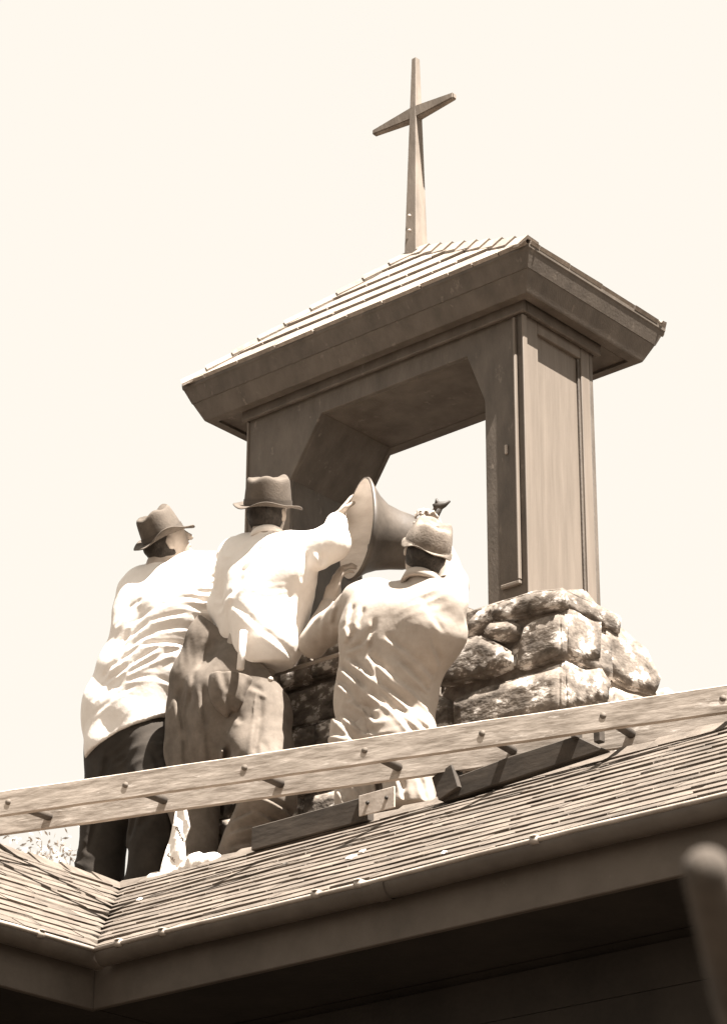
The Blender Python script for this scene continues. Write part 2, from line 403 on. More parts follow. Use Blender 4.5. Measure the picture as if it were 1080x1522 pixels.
# ceiling inside the arch and inner pier linings
box('lintel_lining', (CLx, PY0+.026, LZb+.002), (CRx, PY1-.026, LZb+.02), M_wood, tower, .002)
for xi, xt, zi, sg in ((IL, CLx, ZL, -1), (IR, CRx, ZR, 1)):
    x0, x1 = sorted((xi+sg*.002, xi+sg*.02))
    box('pier_lining', (x0, PY0+.0255, BZ), (x1, PY1-.0255, zi), M_wood, tower, .002)
    a = Vector((xi+sg*.004, 0, zi)); b = Vector((xt+sg*.002, 0, LZb+.004)); nn = Vector((sg*(LZb-zi), 0, abs(xi-xt))).normalized()*.016
    P = [a, b, b+nn, a+nn]
    V = [(p.x, yy, p.z) for yy in (PY0+.0258, PY1-.0258) for p in P]
    mesh('bracket_lining', V, [[0, 1, 2, 3], [7, 6, 5, 4], [0, 4, 5, 1], [1, 5, 6, 2], [2, 6, 7, 3], [3, 7, 4, 0]], M_wood, tower)
# side faces of each pier: stiles, rails and a recessed panel
for s in (-1, 1):
    pn = empty('pier_side', (s*PX, -.08, BZ), tower)
    def bx(name, y0, y1, z0, z1, d0, d1, m, w=.003):
        E_ = PX if s > 0 else -PL; x0, x1 = sorted((s*(E_-d0), s*(E_-d1))); return box(name, (x0, y0, z0), (x1, y1, z1), m, pn, w)
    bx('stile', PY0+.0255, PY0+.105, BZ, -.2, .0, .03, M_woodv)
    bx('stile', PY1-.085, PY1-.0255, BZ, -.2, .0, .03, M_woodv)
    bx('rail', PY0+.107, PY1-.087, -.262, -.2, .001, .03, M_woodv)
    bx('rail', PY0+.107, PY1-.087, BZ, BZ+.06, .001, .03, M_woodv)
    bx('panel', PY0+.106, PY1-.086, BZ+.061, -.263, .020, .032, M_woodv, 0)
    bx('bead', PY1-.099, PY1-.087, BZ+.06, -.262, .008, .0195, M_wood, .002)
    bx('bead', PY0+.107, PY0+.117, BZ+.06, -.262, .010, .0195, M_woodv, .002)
# raised moulding strips on the front of each pier (a tall open frame)
for s in (1,):
    fx0, fx1 = IR+.065, PX-.030
    if s < 0: fx0, fx1 = -PL+.03, IL-.065
    fr = empty('front_moulding', (s*.7, PY0, BZ+.08), tower)
    yy0, yy1 = PY0-.020, PY0-.0005
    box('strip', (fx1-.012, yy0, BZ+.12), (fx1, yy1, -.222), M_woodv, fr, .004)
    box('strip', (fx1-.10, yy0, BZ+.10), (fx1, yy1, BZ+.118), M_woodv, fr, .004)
    if s < 0: box('strip', (fx0, yy0, BZ+.12), (fx0+.018, yy1, -.222), M_woodv, fr, .004)
# corner strips proud of the pier edge
for s in (-1, 1):
    E_ = PX if s > 0 else -PL; x0, x1 = sorted((s*(E_+.0005), s*(E_+.010)))
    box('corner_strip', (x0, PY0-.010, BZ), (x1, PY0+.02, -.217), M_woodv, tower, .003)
    x0, x1 = sorted((s*(E_-.022), s*(E_)))

# chipped paint patch with a small hasp on the front of the near pier
hc = at(752, 668, y=PY0-.004)
obox('hasp', hc, Vector((1, 0, 0)), Vector((0, 1, 0)), Vector((0, 0, 1)), (.007, .005, .022), M_rim, tower)
# tower shingles: each one a piece
def slope(cor0, cor1, rows=5):
    cor0, cor1, ap = Vector(cor0), Vector(cor1), Vector((0, 0, APZ))
    al = (cor1-cor0); L = al.length; al.normalize(); mid = (cor0+cor1)/2
    up_ = (ap-mid); H = up_.length; up_.normalize(); n = al.cross(up_)
    ex = H/rows
    for r_ in range(rows):
        t0 = r_/rows; x = L*t0/2 - random.uniform(0, .15); end = L-L*t0/2
        s0 = L*t0/2
        while x < end:
            wd = random.uniform(.13, .26); x1 = max(x, s0); x2 = min(x+wd, end)
            if x2-x1 > .02:
                tt = min(1, (r_+1.2)/rows); a0 = L*tt/2; a1 = L-L*tt/2
                j = random.uniform(-.005, .005); th = .018
                q = []
                for (xx, r2, zz) in ((x1+.003, 0, .0), (x2-.003, 0, .0), (x2-.003, 1.2, 0), (x1+.003, 1.2, 0)):
                    u_ = (r_+r2)*ex+(j if r2 == 0 else 0)-(.004 if r_ == 0 and r2 == 0 else 0)
                    if r2: xx = min(max(xx, a0), a1)
                    q.append((xx, min(u_, H), zz))
                V = []
                for k, (xx, u_, zz) in enumerate(q):
                    V.append(cor0+al*xx+up_*u_+n*(.001))
                for k, (xx, u_, zz) in enumerate(q):
                    V.append(cor0+al*xx+up_*u_+n*((th if k < 2 else .004)+random.uniform(0, .003)))
                c = sum(V, Vector())/8
                mesh('shingle', V, [(3, 2, 1, 0), (4, 5, 6, 7), (0, 1, 5, 4), (1, 2, 6, 5), (2, 3, 7, 6), (3, 0, 4, 7)], M_cedar, core, base=c)
            x += wd
K = [(-A_, -B_, 0), (A_, -B_, 0), (A_, B_, 0), (-A_, B_, 0)]
for i in range(4): slope(K[i], K[(i+1) % 4])
# hip caps
for i, (cx_, cy_) in enumerate(((-1, -1), (1, -1), (1, 1), (-1, 1))):
    p0 = Vector((cx_*A_, cy_*B_, 0)); p1 = Vector((0, 0, APZ)); d = (p1-p0); n = 9
    n1 = (Vector((0, cy_*APZ, B_))).normalized(); n2 = (Vector((cx_*APZ, 0, A_))).normalized()
    t1 = d.cross(n1).normalized(); t1 = t1 if t1.dot(Vector((-cx_, 0, 0))) > 0 else -t1
    t2 = d.cross(n2).normalized(); t2 = t2 if t2.dot(Vector((0, -cy_, 0))) > 0 else -t2
    upn = (n1+n2).normalized()
    for k in range(n):
        a = p0+d*(k/n)-(-d.normalized()*.006 if k == 0 else Vector()); b = p0+d*min(.995, (k+1.15)/n); V = []
        wd = .055
        for q, hh in ((a, .034), (b, .022)):
            V += [q+t1*wd+upn*(hh-.006), q+upn*(hh+.004), q+t2*wd+upn*(hh-.006), q+t1*wd+upn*(hh-.018), q+upn*(hh-.012), q+t2*wd+upn*(hh-.018)]
        mesh('hip_cap', V, [[0, 1, 7, 6], [1, 2, 8, 7], [3, 9, 10, 4], [4, 10, 11, 5], [0, 3, 4, 1], [1, 4, 5, 2], [6, 7, 10, 9], [7, 8, 11, 10], [0, 6, 9, 3], [2, 5, 11, 8]], M_cedar, core, base=(a+b)/2)
# cross
def taper(p0, p1, u, v, a0, b0, a1, b1):
    return [p0+u*(sx*a0)+v*(sy*b0) for sx in (-1, 1) for sy in (-1, 1)]+[p1+u*(sx*a1)+v*(sy*b1) for sx in (-1, 1) for sy in (-1, 1)]
TF = [(0, 1, 3, 2), (4, 6, 7, 5), (0, 4, 5, 1), (2, 3, 7, 6), (0, 2, 6, 4), (1, 5, 7, 3)]
X_, Y_, Z_ = Vector((1, 0, 0)), Vector((0, 1, 0)), Vector((0, 0, 1))
cz = lambda py: at(617, py, y=0).z
ztop = at(616, 88, y=0).z; zarm = 1.325
cross = from_bm('cross', bevelled(taper(Vector((-.012, 0, APZ-.03)), Vector((-.010, 0, ztop)), X_, Y_, .036, .045, .014, .016), TF, .003), M_cross, tower)
cxm = -.015
V = []
for k, (sx, hz) in enumerate(((-.26, .014), (0, .036), (.245, .016))):
    for sy in (-1, 1):
        for sz in (-1, 1): V.append((cxm+sx, sy*(.024 if k == 1 else .016), zarm+sz*hz))
F = [(0, 2, 3, 1), (8, 9, 11, 10)]+[(4*k+a, 4*k+b, 4*k+4+b, 4*k+4+a) for k in (0, 1) for a, b in ((0, 1), (1, 3), (3, 2), (2, 0))]
from_bm('crossbar', bevelled(V, F, .006, 2), M_cross, cross)
for zz in (.66, .74): tube('bolt', [(-.012, -.046, zz), (-.012, -.052, zz)], .008, M_metal, cross, 8)

# stone base
SY = -.44; SX = at(835, 960, y=SY).x
_pf = [(at(px, py, x=SX).y, at(px, py, x=SX).z) for px, py in ((880, 912), (905, 935), (960, 995), (1030, 1085))]
base = prism('stone_base', [(SY+.022, -3.3), (SY+.022, -1.60)]+[(y_, z_-.02) for y_, z_ in _pf]+[(_pf[-1][0], -3.3)], .80, SX-.022, M_mortar, tower, 'x', 0)
box('mortar_core', (-1.02, SY+.023, -3.3), (.799, .30, BZ+.01), M_mortar, base, 0)
def noisy(bm, amp, seed, cuts=2):
    bmesh.ops.triangulate(bm, faces=bm.faces)
    for _ in range(cuts): bmesh.ops.subdivide_edges(bm, edges=[e for e in bm.edges if e.calc_length() > .05], cuts=1); bmesh.ops.triangulate(bm, faces=bm.faces)
    bm.normal_update(); o = Vector((seed*3.1, seed*1.7, seed*.9))
    for v in bm.verts:
        p = v.co*9+o; q = v.co*28+o
        v.co += v.normal*(noise.noise(p)*amp+noise.noise(q)*amp*.45)
    return bm
SN = [0]
def stone(poly, y0, y1, axis='y', bev=.011, amp=.006, gap=.006):
    c = (sum(p[0] for p in poly)/len(poly), sum(p[1] for p in poly)/len(poly))
    P = []
    for p in poly:
        dx, dz = p[0]-c[0], p[1]-c[1]; l = math.hypot(dx, dz) or 1; k = max(.3, (l-gap)/l); P.append((c[0]+dx*k, c[1]+dz*k))
    V, F = prism_V(P, y0, y1, axis); SN[0] += 1
    bm = noisy(bevelled(V, F, bev, 2), amp, SN[0])
    return from_bm('stone', bm, M_stone, base, True, base=(c[0], (y0+y1)/2, c[1]) if axis == 'y' else ((y0+y1)/2, c[0], c[1]))
def fp(pts): return [(at(px, py, y=SY).x, at(px, py, y=SY).z) for px, py in pts]
F0 = SY-.01
stone(fp([(728, 917), (745, 893), (790, 880), (842, 873), (838, 905), (790, 916), (748, 925)]), F0-.01, -.05)
stone(fp([(690, 948), (694, 922), (712, 903), (740, 893), (727, 922), (716, 938)]), F0, -.12)
stone(fp([(718, 940), (731, 924), (760, 921), (776, 930), (772, 948), (750, 957), (728, 952)]), F0-.012, -.2)
stone(fp([(655, 1022), (668, 985), (692, 952), (716, 944), (750, 960), (766, 970), (764, 992), (720, 1010)]), F0-.02, -.2)
stone(fp([(768, 998), (769, 955), (778, 930), (800, 918), (837, 908), (838, 978), (800, 992)]), F0-.004, -.1)
stone(fp([(676, 1100), (674, 1042), (720, 1022), (790, 1002), (838, 990), (838, 1058), (760, 1080)]), F0-.01, .0)
stone(fp([(640, 1110), (650, 1030), (670, 1040), (671, 1100)]), F0, -.2)
stone(fp([(676, 1150), (676, 1104), (760, 1084), (838, 1062), (838, 1112)]), F0-.006, .0)
# stones of the hidden and half hidden part of the front
zrow = [-1.50, -1.66, -1.84, -1.98, -2.16, -2.34, -2.55, -2.85]
for k in range(len(zrow)-1):
    x = -1.04; lim = fp([(650 if k < 5 else 640, 1000)])[0][0]-.0 if k > 0 else fp([(685, 930)])[0][0]
    while x < lim-.05:
        ww = random.uniform(.14, .34); x2 = min(x+ww, lim)
        if lim-x2 < .1: x2 = lim
        j = lambda a: random.uniform(-a, a)
        stone([(x, zrow[k+1]+j(.015)), (x2, zrow[k+1]+j(.015)), (x2+j(.02), zrow[k]+j(.01)), (x+j(.02), zrow[k]+j(.01))], F0+j(.012), -.2)
        x = x2
# right side face: stones stepping outwards to the back
def sp(pts): return [(at(px, py, x=SX).y, at(px, py, x=SX).z) for px, py in pts]
stone(sp([(838, 905), (843, 874), (868, 874), (893, 905), (892, 985), (868, 988), (838, 976)]), SX-.3, SX+.012, 'x')
stone(sp([(838, 992), (838, 980), (866, 990), (893, 990), (910, 1015), (905, 1045), (838, 1058)]), SX-.3, SX+.008, 'x')
stone(sp([(897, 990), (896, 915), (925, 930), (960, 960), (985, 1010), (975, 1035), (935, 1025), (915, 1012)]), SX-.3, SX+.004, 'x')
stone(sp([(838, 1100), (838, 1062), (905, 1048), (908, 1020), (935, 1030), (975, 1042), (990, 1090)]), SX-.3, SX+.014, 'x')
stone(sp([(978, 1090), (978, 1036), (990, 1018), (1020, 1040), (1050, 1090)]), SX-.3, SX+.01, 'x')
stone(sp([(838, 1180), (838, 1104), (990, 1094), (1060, 1094), (1060, 1180)]), SX-.3, SX+.0, 'x')
# top and back stones
for k in range(7):
    x = -1.0+k*.235
    stone([(x, BZ-.06), (x+.225, BZ-.06), (x+.22, BZ+.03+random.uniform(0, .03)), (x+.01, BZ+.03+random.uniform(0, .03))], -.36, .18)
stone([(-.42, -1.66), (.17, -1.66), (.16, BZ+.02), (-.38, BZ+.045)], .5, .93, 'x')

# ------------------------------------------------------------------ signed-distance modelling for bodies and cloth
class Field:
    def __init__(s, lo, hi, h):
        s.lo = np.array(lo, float); s.h = h; s.n = np.ceil((np.array(hi)-s.lo)/h).astype(int)+1
        s.F = np.full(s.n, 9.0, np.float32)
    def sub(s, lo, hi):
        i0 = np.clip(np.floor((np.array(lo)-s.lo)/s.h).astype(int), 0, s.n-1); i1 = np.clip(np.ceil((np.array(hi)-s.lo)/s.h).astype(int)+1, 1, s.n)
        sl = tuple(slice(a, b) for a, b in zip(i0, i1))
        ax = [(s.lo[k]+s.h*np.arange(i0[k], i1[k])).astype(np.float32) for k in range(3)]
        return sl, np.meshgrid(*ax, indexing='ij', sparse=True)
    def blend(s, sl, d, k):
        F = s.F[sl]; hh = np.maximum(k-np.abs(F-d), 0)/k if k > 0 else 0
        s.F[sl] = np.minimum(F, d)-hh*hh*k/4
    def cone(s, a, b, ra, rb, k=.03, flat=None, sc=1.0):
        """rounded cone; flat: unit vector along which the section is squeezed by sc (>1 = thinner)"""
        a, b = np.array(a, float), np.array(b, float); m = max(ra, rb)+k+.03
        sl, (X, Y, Z) = s.sub(np.minimum(a, b)-m, np.maximum(a, b)+m)
        ba = b-a; L = max(ba@ba, 1e-9)
        px, py, pz = X-a[0], Y-a[1], Z-a[2]
        t = np.clip((px*ba[0]+py*ba[1]+pz*ba[2])/L, 0, 1)
        qx, qy, qz = px-t*ba[0], py-t*ba[1], pz-t*ba[2]
        d2 = qx*qx+qy*qy+qz*qz
        if flat is not None:
            f = np.array(flat, float); dn = qx*f[0]+qy*f[1]+qz*f[2]; d2 = d2+(sc*sc-1)*dn*dn
        r = ra+(rb-ra)*t
        s.blend(sl, (np.sqrt(d2)-r).astype(np.float32), k)
    def chain(s, pts, rs, k=.03, **kw):
        for i in range(len(pts)-1): s.cone(pts[i], pts[i+1], rs[i], rs[i+1], k, **kw)
    def ell(s, c, r, k=.02, M=None):
        c = np.array(c, float); r = np.array(r, float); m = r.max()+k+.03
        sl, (X, Y, Z) = s.sub(c-m, c+m); x, y, z = X-c[0], Y-c[1], Z-c[2]
        if M is not None:
            M = np.array(M); x, y, z = x*M[0][0]+y*M[0][1]+z*M[0][2], x*M[1][0]+y*M[1][1]+z*M[1][2], x*M[2][0]+y*M[2][1]+z*M[2][2]
        q = np.sqrt((x/r[0])**2+(y/r[1])**2+(z/r[2])**2)
        s.blend(sl, ((q-1)*r.min()).astype(np.float32), k)
    def cut(s, p, n, k=.0):
        """keep the side opposite to n"""
        n = Vector(n).normalized(); sl, (X, Y, Z) = s.sub(s.lo, s.lo+s.n*s.h)
        s.F = np.maximum(s.F, (X-p[0])*n.x+(Y-p[1])*n.y+(Z-p[2])*n.z).astype(np.float32)
    def crease(s, pts, depth, width, ridge=.6):
        """a fold: a groove along a polyline with a ridge beside it"""
        for i in range(len(pts)-1):
            a, b = np.array(pts[i], float), np.array(pts[i+1], float); m = width*3.2
            sl, (X, Y, Z) = s.sub(np.minimum(a, b)-m-.12*np.abs(VN), np.maximum(a, b)+m+.12*np.abs(VN))
            ba = b-a; vn = VN; side = np.cross(ba, vn); side /= np.linalg.norm(side)+1e-9
            bl = np.linalg.norm(ba); bu = ba/bl
            px, py, pz = X-a[0], Y-a[1], Z-a[2]
            t = (px*bu[0]+py*bu[1]+pz*bu[2])/bl
            u = px*side[0]+py*side[1]+pz*side[2]
            e0 = .25 if i == 0 else .08; e1 = .25 if i == len(pts)-2 else .08
            fade = np.clip(np.minimum(t+e0*.5, 1+e1*.5-t)/max(e0, e1), 0, 1)
            g = depth*np.exp(-(u/width)**2)-ridge*depth*np.exp(-((u-width*1.7)/width)**2)
            F = s.F[sl]; near = np.abs(F) < .06
            s.F[sl] = (F+np.where(near, g*fade, 0)).astype(np.float32)
    def ripples(s, p0, nrm, lam, amp, cen, rad, warp=.35, seed=0):
        """gathered cloth: ripples across nrm near cen"""
        cen = np.array(cen, float); sl, (X, Y, Z) = s.sub(cen-rad*1.8, cen+rad*1.8)
        n = np.array(Vector(nrm).normalized()); px, py, pz = X-cen[0], Y-cen[1], Z-cen[2]
        u = (px*n[0]+py*n[1]+pz*n[2])/lam
        wv = np.sin(px*17+seed)+np.sin(py*23+seed*2+pz*9)+np.sin(pz*19-px*11+seed)
        ph = 2*np.pi*(u+warp*wv*.5); m = np.exp(-(px*px+py*py+pz*pz)/(rad*rad))
        g = (np.abs(np.sin(ph/2))-.6)*amp*2*(.7+.3*np.sin(px*31+pz*27+seed))
        F = s.F[sl]; s.F[sl] = (F+np.where(np.abs(F) < .06, g*m, 0)).astype(np.float32)
    def wob(s, amp, fr, seed=0):
        sl, (X, Y, Z) = s.sub(s.lo, s.lo+s.n*s.h); 
        g = np.sin(X*fr+seed+2*np.sin(Z*fr*.6))*np.sin(Y*fr*1.1+seed*2)+np.sin(Z*fr*1.3+X*fr*.7+seed)*.7
        s.F = (s.F+amp*g).astype(np.float32)
    def crinkle(s, n, amp, seed):
        r = np.random.default_rng(seed); I = np.argwhere(np.abs(s.F) < s.h)
        for k in range(n):
            c = s.lo+I[r.integers(len(I))]*s.h; d = r.normal(0, 1, 3)+np.array([0, 0, 1.2])-1.0*SIDE*r.random()
            s.ripples(None, d, r.uniform(.035, .07), amp*r.uniform(.5, 1.2), c, r.uniform(.05, .10), .5, k+seed)
    def mesh(s, name, m, parent=None, base=None, smooth_it=1):
        F = s.F; F[0] = F[-1] = 9; F[:, 0] = F[:, -1] = 9; F[:, :, 0] = F[:, :, -1] = 9
        ins = F < 0; nx, ny, nz = F.shape
        c = np.zeros((nx-1, ny-1, nz-1), np.uint8)
        for i in (0, 1):
            for j in (0, 1):
                for k in (0, 1): c += ins[i:nx-1+i, j:ny-1+j, k:nz-1+k]
        act = (c > 0) & (c < 8); idx = np.full(act.shape, -1, np.int64); A = np.argwhere(act); idx[act] = np.arange(len(A))
        acc = np.zeros((len(A), 3)); cnt = np.zeros(len(A))
        cor = [(i, j, k) for i in (0, 1) for j in (0, 1) for k in (0, 1)]
        for p in cor:
            for ax in range(3):
                if p[ax]: continue
                q = list(p); q[ax] = 1
                f0 = F[A[:, 0]+p[0], A[:, 1]+p[1], A[:, 2]+p[2]]; f1 = F[A[:, 0]+q[0], A[:, 1]+q[1], A[:, 2]+q[2]]
                mm = (f0 < 0) != (f1 < 0); t = np.where(mm, f0/(np.where(mm, f0-f1, 1)), 0)
                pt = np.tile(np.array(p, float), (len(A), 1)); pt[:, ax] += t
                acc += pt*mm[:, None]; cnt += mm
        V = s.lo+(A+acc/cnt[:, None])*s.h
        Q = []
        for ax in range(3):
            b, c2 = [(1, 2), (2, 0), (0, 1)][ax]
            sl0 = [slice(1, -1)]*3; sl1 = [slice(1, -1)]*3; sl0[ax] = slice(0, -1); sl1[ax] = slice(1, None)
            a0 = ins[tuple(sl0)]; a1 = ins[tuple(sl1)]; E = np.argwhere(a0 != a1)
            off = np.array([1, 1, 1]); off[ax] = 0; E = E+off; flip = ins[E[:, 0], E[:, 1], E[:, 2]]
            def cell(db, dc):
                g = E.copy(); g[:, b] -= db; g[:, c2] -= dc; return idx[g[:, 0], g[:, 1], g[:, 2]]
            q = np.stack([cell(1, 1), cell(0, 1), cell(0, 0), cell(1, 0)], 1)
            q[~flip] = q[~flip][:, ::-1]; Q.append(q)
        Q = np.concatenate(Q); Q = Q[(Q >= 0).all(1)]
        for _ in range(smooth_it):
            a2 = np.zeros_like(V); n2 = np.zeros(len(V))
            for i in range(4):
                np.add.at(a2, Q[:, i], V[Q[:, (i+1) % 4]]); np.add.at(n2, Q[:, i], 1)
            V = V*.5+.5*a2/np.maximum(n2, 1)[:, None]
        return mesh(name, V, Q, m, parent, True, base)
VN = -np.array([FW.x, FW.y, 0]); VN /= np.linalg.norm(VN)      # horizontal direction the men's backs face
SIDE = np.array([_r0.x, _r0.y, 0.0])
def j(px, py, y): return np.array(at(px, py, y=y))

def add_hand(f, wrist, pointing, palm_n, curl=.9, spread=.2, size=1.0, thumb=1):
    """palm and five bent fingers of different lengths"""
    w_ = Vector(wrist); p = Vector(pointing).normalized(); n = Vector(palm_n); n = (n-p*n.dot(p)).normalized(); s_ = p.cross(n)*thumb
    pc = w_+p*.045*size
    f.cone(w_, w_+p*.025*size, .026*size, .03*size, .015)
    M = [list(p), list(s_), list(n)]
    f.ell(pc, (.052*size, .042*size, .017*size), .012, M)
    for k, (off, ln, rad) in enumerate(((.030, .070, .0088), (.010, .078, .0092), (-.010, .072, .0088), (-.029, .056, .0078))):
        b = w_+p*(.082-abs(off-.005)*.25)*size+s_*off*size
        d = (p+s_*(off*spread*8)).normalized(); q = b; a_ = 0
        for seg, fr in enumerate((.45, .32, .23)):
            a_ += curl*(.35 if seg == 0 else .62); dd = d*math.cos(a_)+n*math.sin(a_); q2 = q+dd*ln*fr*1.15*size
            f.cone(q, q2, rad*size*(1-.06*seg), rad*size*(1-.06*(seg+1)), .003); q = q2
    b = w_+p*.03*size+s_*.034*size; d = (p*.55+s_*.75+n*.35).normalized(); q = b+d*.036*size
    f.cone(b-s_*.012*size, q, .014*size, .011*size, .008); d2 = (p*.85+s_*.2+n*.5).normalized(); f.cone(q, q+d2*.032*size, .0105*size, .009*size, .003)

def add_head(f, c, up_, face, neck, nr=.056):
    c = Vector(c); u = Vector(up_).normalized(); fa = Vector(face); fa = (fa-u*fa.dot(u)).normalized(); s_ = fa.cross(u)
    M = [list(s_), list(fa), list(u)]
    f.ell(c+u*.02, (.076, .095, .092), .03, M); f.ell(c+fa*.025-u*.04, (.055, .062, .070), .03, M)
    f.cone(c-u*.06-fa*.015, neck, nr, nr+.008, .03)
    f.cone(c+fa*.092+u*.01, c+fa*.112-u*.026, .009, .014, .012)                     # nose
    f.ell(c+fa*.086-u*.056, (.024, .012, .010), .006, M); f.ell(c+fa*.078-u*.088, (.024, .02, .018), .012, M)
    for sg in (-1, 1):
        f.ell(c+s_*(.078*sg)-u*.008-fa*.006, (.010, .020, .032), .006, M)
        f.ell(c+s_*(.030*sg)+fa*.082+u*.012, (.014, .010, .009), .006, M); f.ell(c+s_*(.03*sg)+fa*.086+u*.030, (.02, .008, .006), .008, M)
    return c, u, fa, s_

def hair(c, u, fa, s_, parent, low=-.075):
    f = Field(np.array(c)-.16, np.array(c)+.16, .006); M = [list(s_), list(fa), list(u)]
    f.ell(c+u*.010-fa*.006, (.081, .098, .094), .02, M); f.ell(c-fa*.03-u*.03, (.066, .068, .06), .03, M)
    f.cut(c+fa*.0, fa+u*.0); f.cut(c+u*low, -u-fa*.3)
    f.wob(.0025, 90)
    return f.mesh('hair', M_hair, parent)

def hat(c, up_, fwd, m, parent, a=.098, b=.118, hgt=.12, brim=.058, dent=.035, droop=.012, curl=.02, name='hat', pinch=.2, band=True, taper_=.86, seed=0, tip=0.0):
    """felt hat as one thin shell: crown with a crease, curved brim; band a child"""
    c = Vector(c); u = Vector(up_).normalized(); f = Vector(fwd); f = (f-u*f.dot(u)).normalized(); s_ = f.cross(u)
    n = 56; V = []; prof = []
    for t in np.linspace(1, 0, 7)[:-1]: prof.append(('b', t))
    for t in np.linspace(0, 1, 12): prof.append(('c', t))
    for t in np.linspace(1, .05, 8)[1:]: prof.append(('t', t))
    outer = []; 
    def P(kind, t, ang, off):
        ca, sa = math.cos(ang), math.sin(ang)        # ca along forward
        wv = .004*math.sin(3*ang+seed)+.003*math.sin(5*ang+2*seed)
        if kind == 'b':
            k = t; ra, rb = a+brim*k+off*.2, b+brim*k*(1.1)+off*.2
            z = curl*abs(sa)**2*k*k-droop*k*(1.5 if ca > 0 else .2)*abs(ca)+wv*2*k+tip*ca*k-off
            return c+f*(rb*ca)+s_*(ra*sa)+u*z
        if kind == 'c':
            k = 1-(1-taper_)*t**1.5; ra, rb = (a-off)*k, (b-off)*k
            if t > .85: q = (t-.85)/.15; ra *= 1-.06*q*q; rb *= 1-.06*q*q
            if ca > 0: ra *= 1-pinch*t*ca*ca
            return c+f*(rb*ca)+s_*(ra*sa)+u*(hgt*t-off*(t > .5)+wv*t*1.5+.012*t*max(0, ca))
        k = t*(1-(1-taper_))*.94; ra, rb = (a-off)*k, (b-off)*k
        if ca > 0: ra *= 1-pinch*ca*ca
        xs = ra*sa; z = hgt*(1+.03*math.cos(t*1.5))-off-dent*math.exp(-(xs/.030)**2)*(1-.15*t)*(1 if t < .85 else (1-t)/.15*.8+.2)+wv+.012*max(0, ca)*t
        return c+f*(rb*ca)+s_*xs+u*z
    for off in (0, .004):
        for kind, t in prof:
            for k in range(n): V.append(P(kind, t, 2*math.pi*k/n, off))
    m_ = len(prof); F = []
    for L_ in (0, 1):
        for i in range(m_-1):
            for k in range(n):
                q = [L_*m_*n+i*n+k, L_*m_*n+i*n+(k+1) % n, L_*m_*n+(i+1)*n+(k+1) % n, L_*m_*n+(i+1)*n+k]
                F.append(q if not L_ else q[::-1])
        F.append([L_*m_*n+(m_-1)*n+k for k in range(n)][::(1 if not L_ else -1)])
    for k in range(n): F.append([k, m_*n+k, m_*n+(k+1) % n, (k+1) % n])
    o = mesh(name, V, F, m, parent, True, base=c)
    if band:
        V = []; F = []
        for i, t in enumerate((.02, .22)):
            for k in range(n): V.append(P('c', t, 2*math.pi*k/n, -.003))
        for k in range(n): F.append([k, (k+1) % n, n+(k+1) % n, n+k])
        mesh('hat_band', V, F, M_band, o, True)
    return o

def person(loc, label):
    return tag(empty('person', loc), label, 'person', 'men working on the roof')

def shift(p, dx=0, dz=0, dy=0): return np.array(p)+SIDE*dx+np.array([0, 0, dz])-VN*dy

# ---- man in the middle: white shirt, bib overalls, level felt hat
Y2 = -.76
man2 = person((j(340, 1270, Y2)[0], Y2, RZ-.12), 'middle man in white shirt and faded overalls with deep back pocket and level hat')
hd = j(398, 762, Y2); nk = j(398, 800, Y2+.0)
ch = j(392, 862, Y2); wst = j(380, 965, Y2); plv = j(340, 1050, Y2)
shL, shR = j(350, 826, Y2+.02), j(440, 822, Y2+.02)
elR, wrR = j(494, 806, Y2+.06), j(500, 778, Y2+.18)
elL, wrL = j(440, 822, Y2+.26), j(478, 812, Y2+.28)
hipL, hipR = j(292, 1070, Y2), j(378, 1060, Y2)
kneeL, ankL = j(288, 1190, Y2-.03), np.array([j(300, 1290, Y2)[0], Y2, RZ-.12])
kneeR, ankR = j(398, 1188, Y2-.12), j(345, 1288, Y2-.02)
f = Field(np.minimum.reduce([hd, ankL, elR, ankR, hipL])-.25, np.maximum.reduce([hd, ankL, wrR, ankR, elR, wrL])+.25, .0075)
hc_ = add_head(f, hd, UP+Vector(VN)*.1, Vector(-VN)+Vector(SIDE)*.4, nk)
f.chain([shL, ch, wst, plv], [.05, .12, .11, .13], .05, flat=VN, sc=1.3); f.chain([shR, ch], [.05, .12], .05)
f.chain([shR, elR, wrR], [.052, .04, .028], .02); f.chain([shL, elL, wrL], [.052, .04, .028], .02)
f.chain([hipL, kneeL, ankL], [.085, .06, .045], .03); f.chain([hipR, kneeR, ankR], [.085, .06, .045], .03)
add_hand(f, wrR, Vector(-VN)*.5+Vector(SIDE)*.35+UP*.9, Vector(SIDE)-UP*.3, .5, .25, 1.1, -1)
add_hand(f, wrL, Vector(SIDE)+Vector(-VN)*.4, Vector(-VN)+Vector(SIDE)*.3, .8, .2, 1.05, 1)
f.mesh('body', M_skin, man2)
hair(*hc_, man2)
hat(Vector(hd)+UP*.028, UP+Vector(SIDE)*.03, Vector(-VN)+Vector(SIDE)*.9, M_hat2, man2, a=.098, b=.106, hgt=.118, brim=.044, dent=.008, droop=.008, curl=.012, pinch=.12, taper_=.90, seed=1)
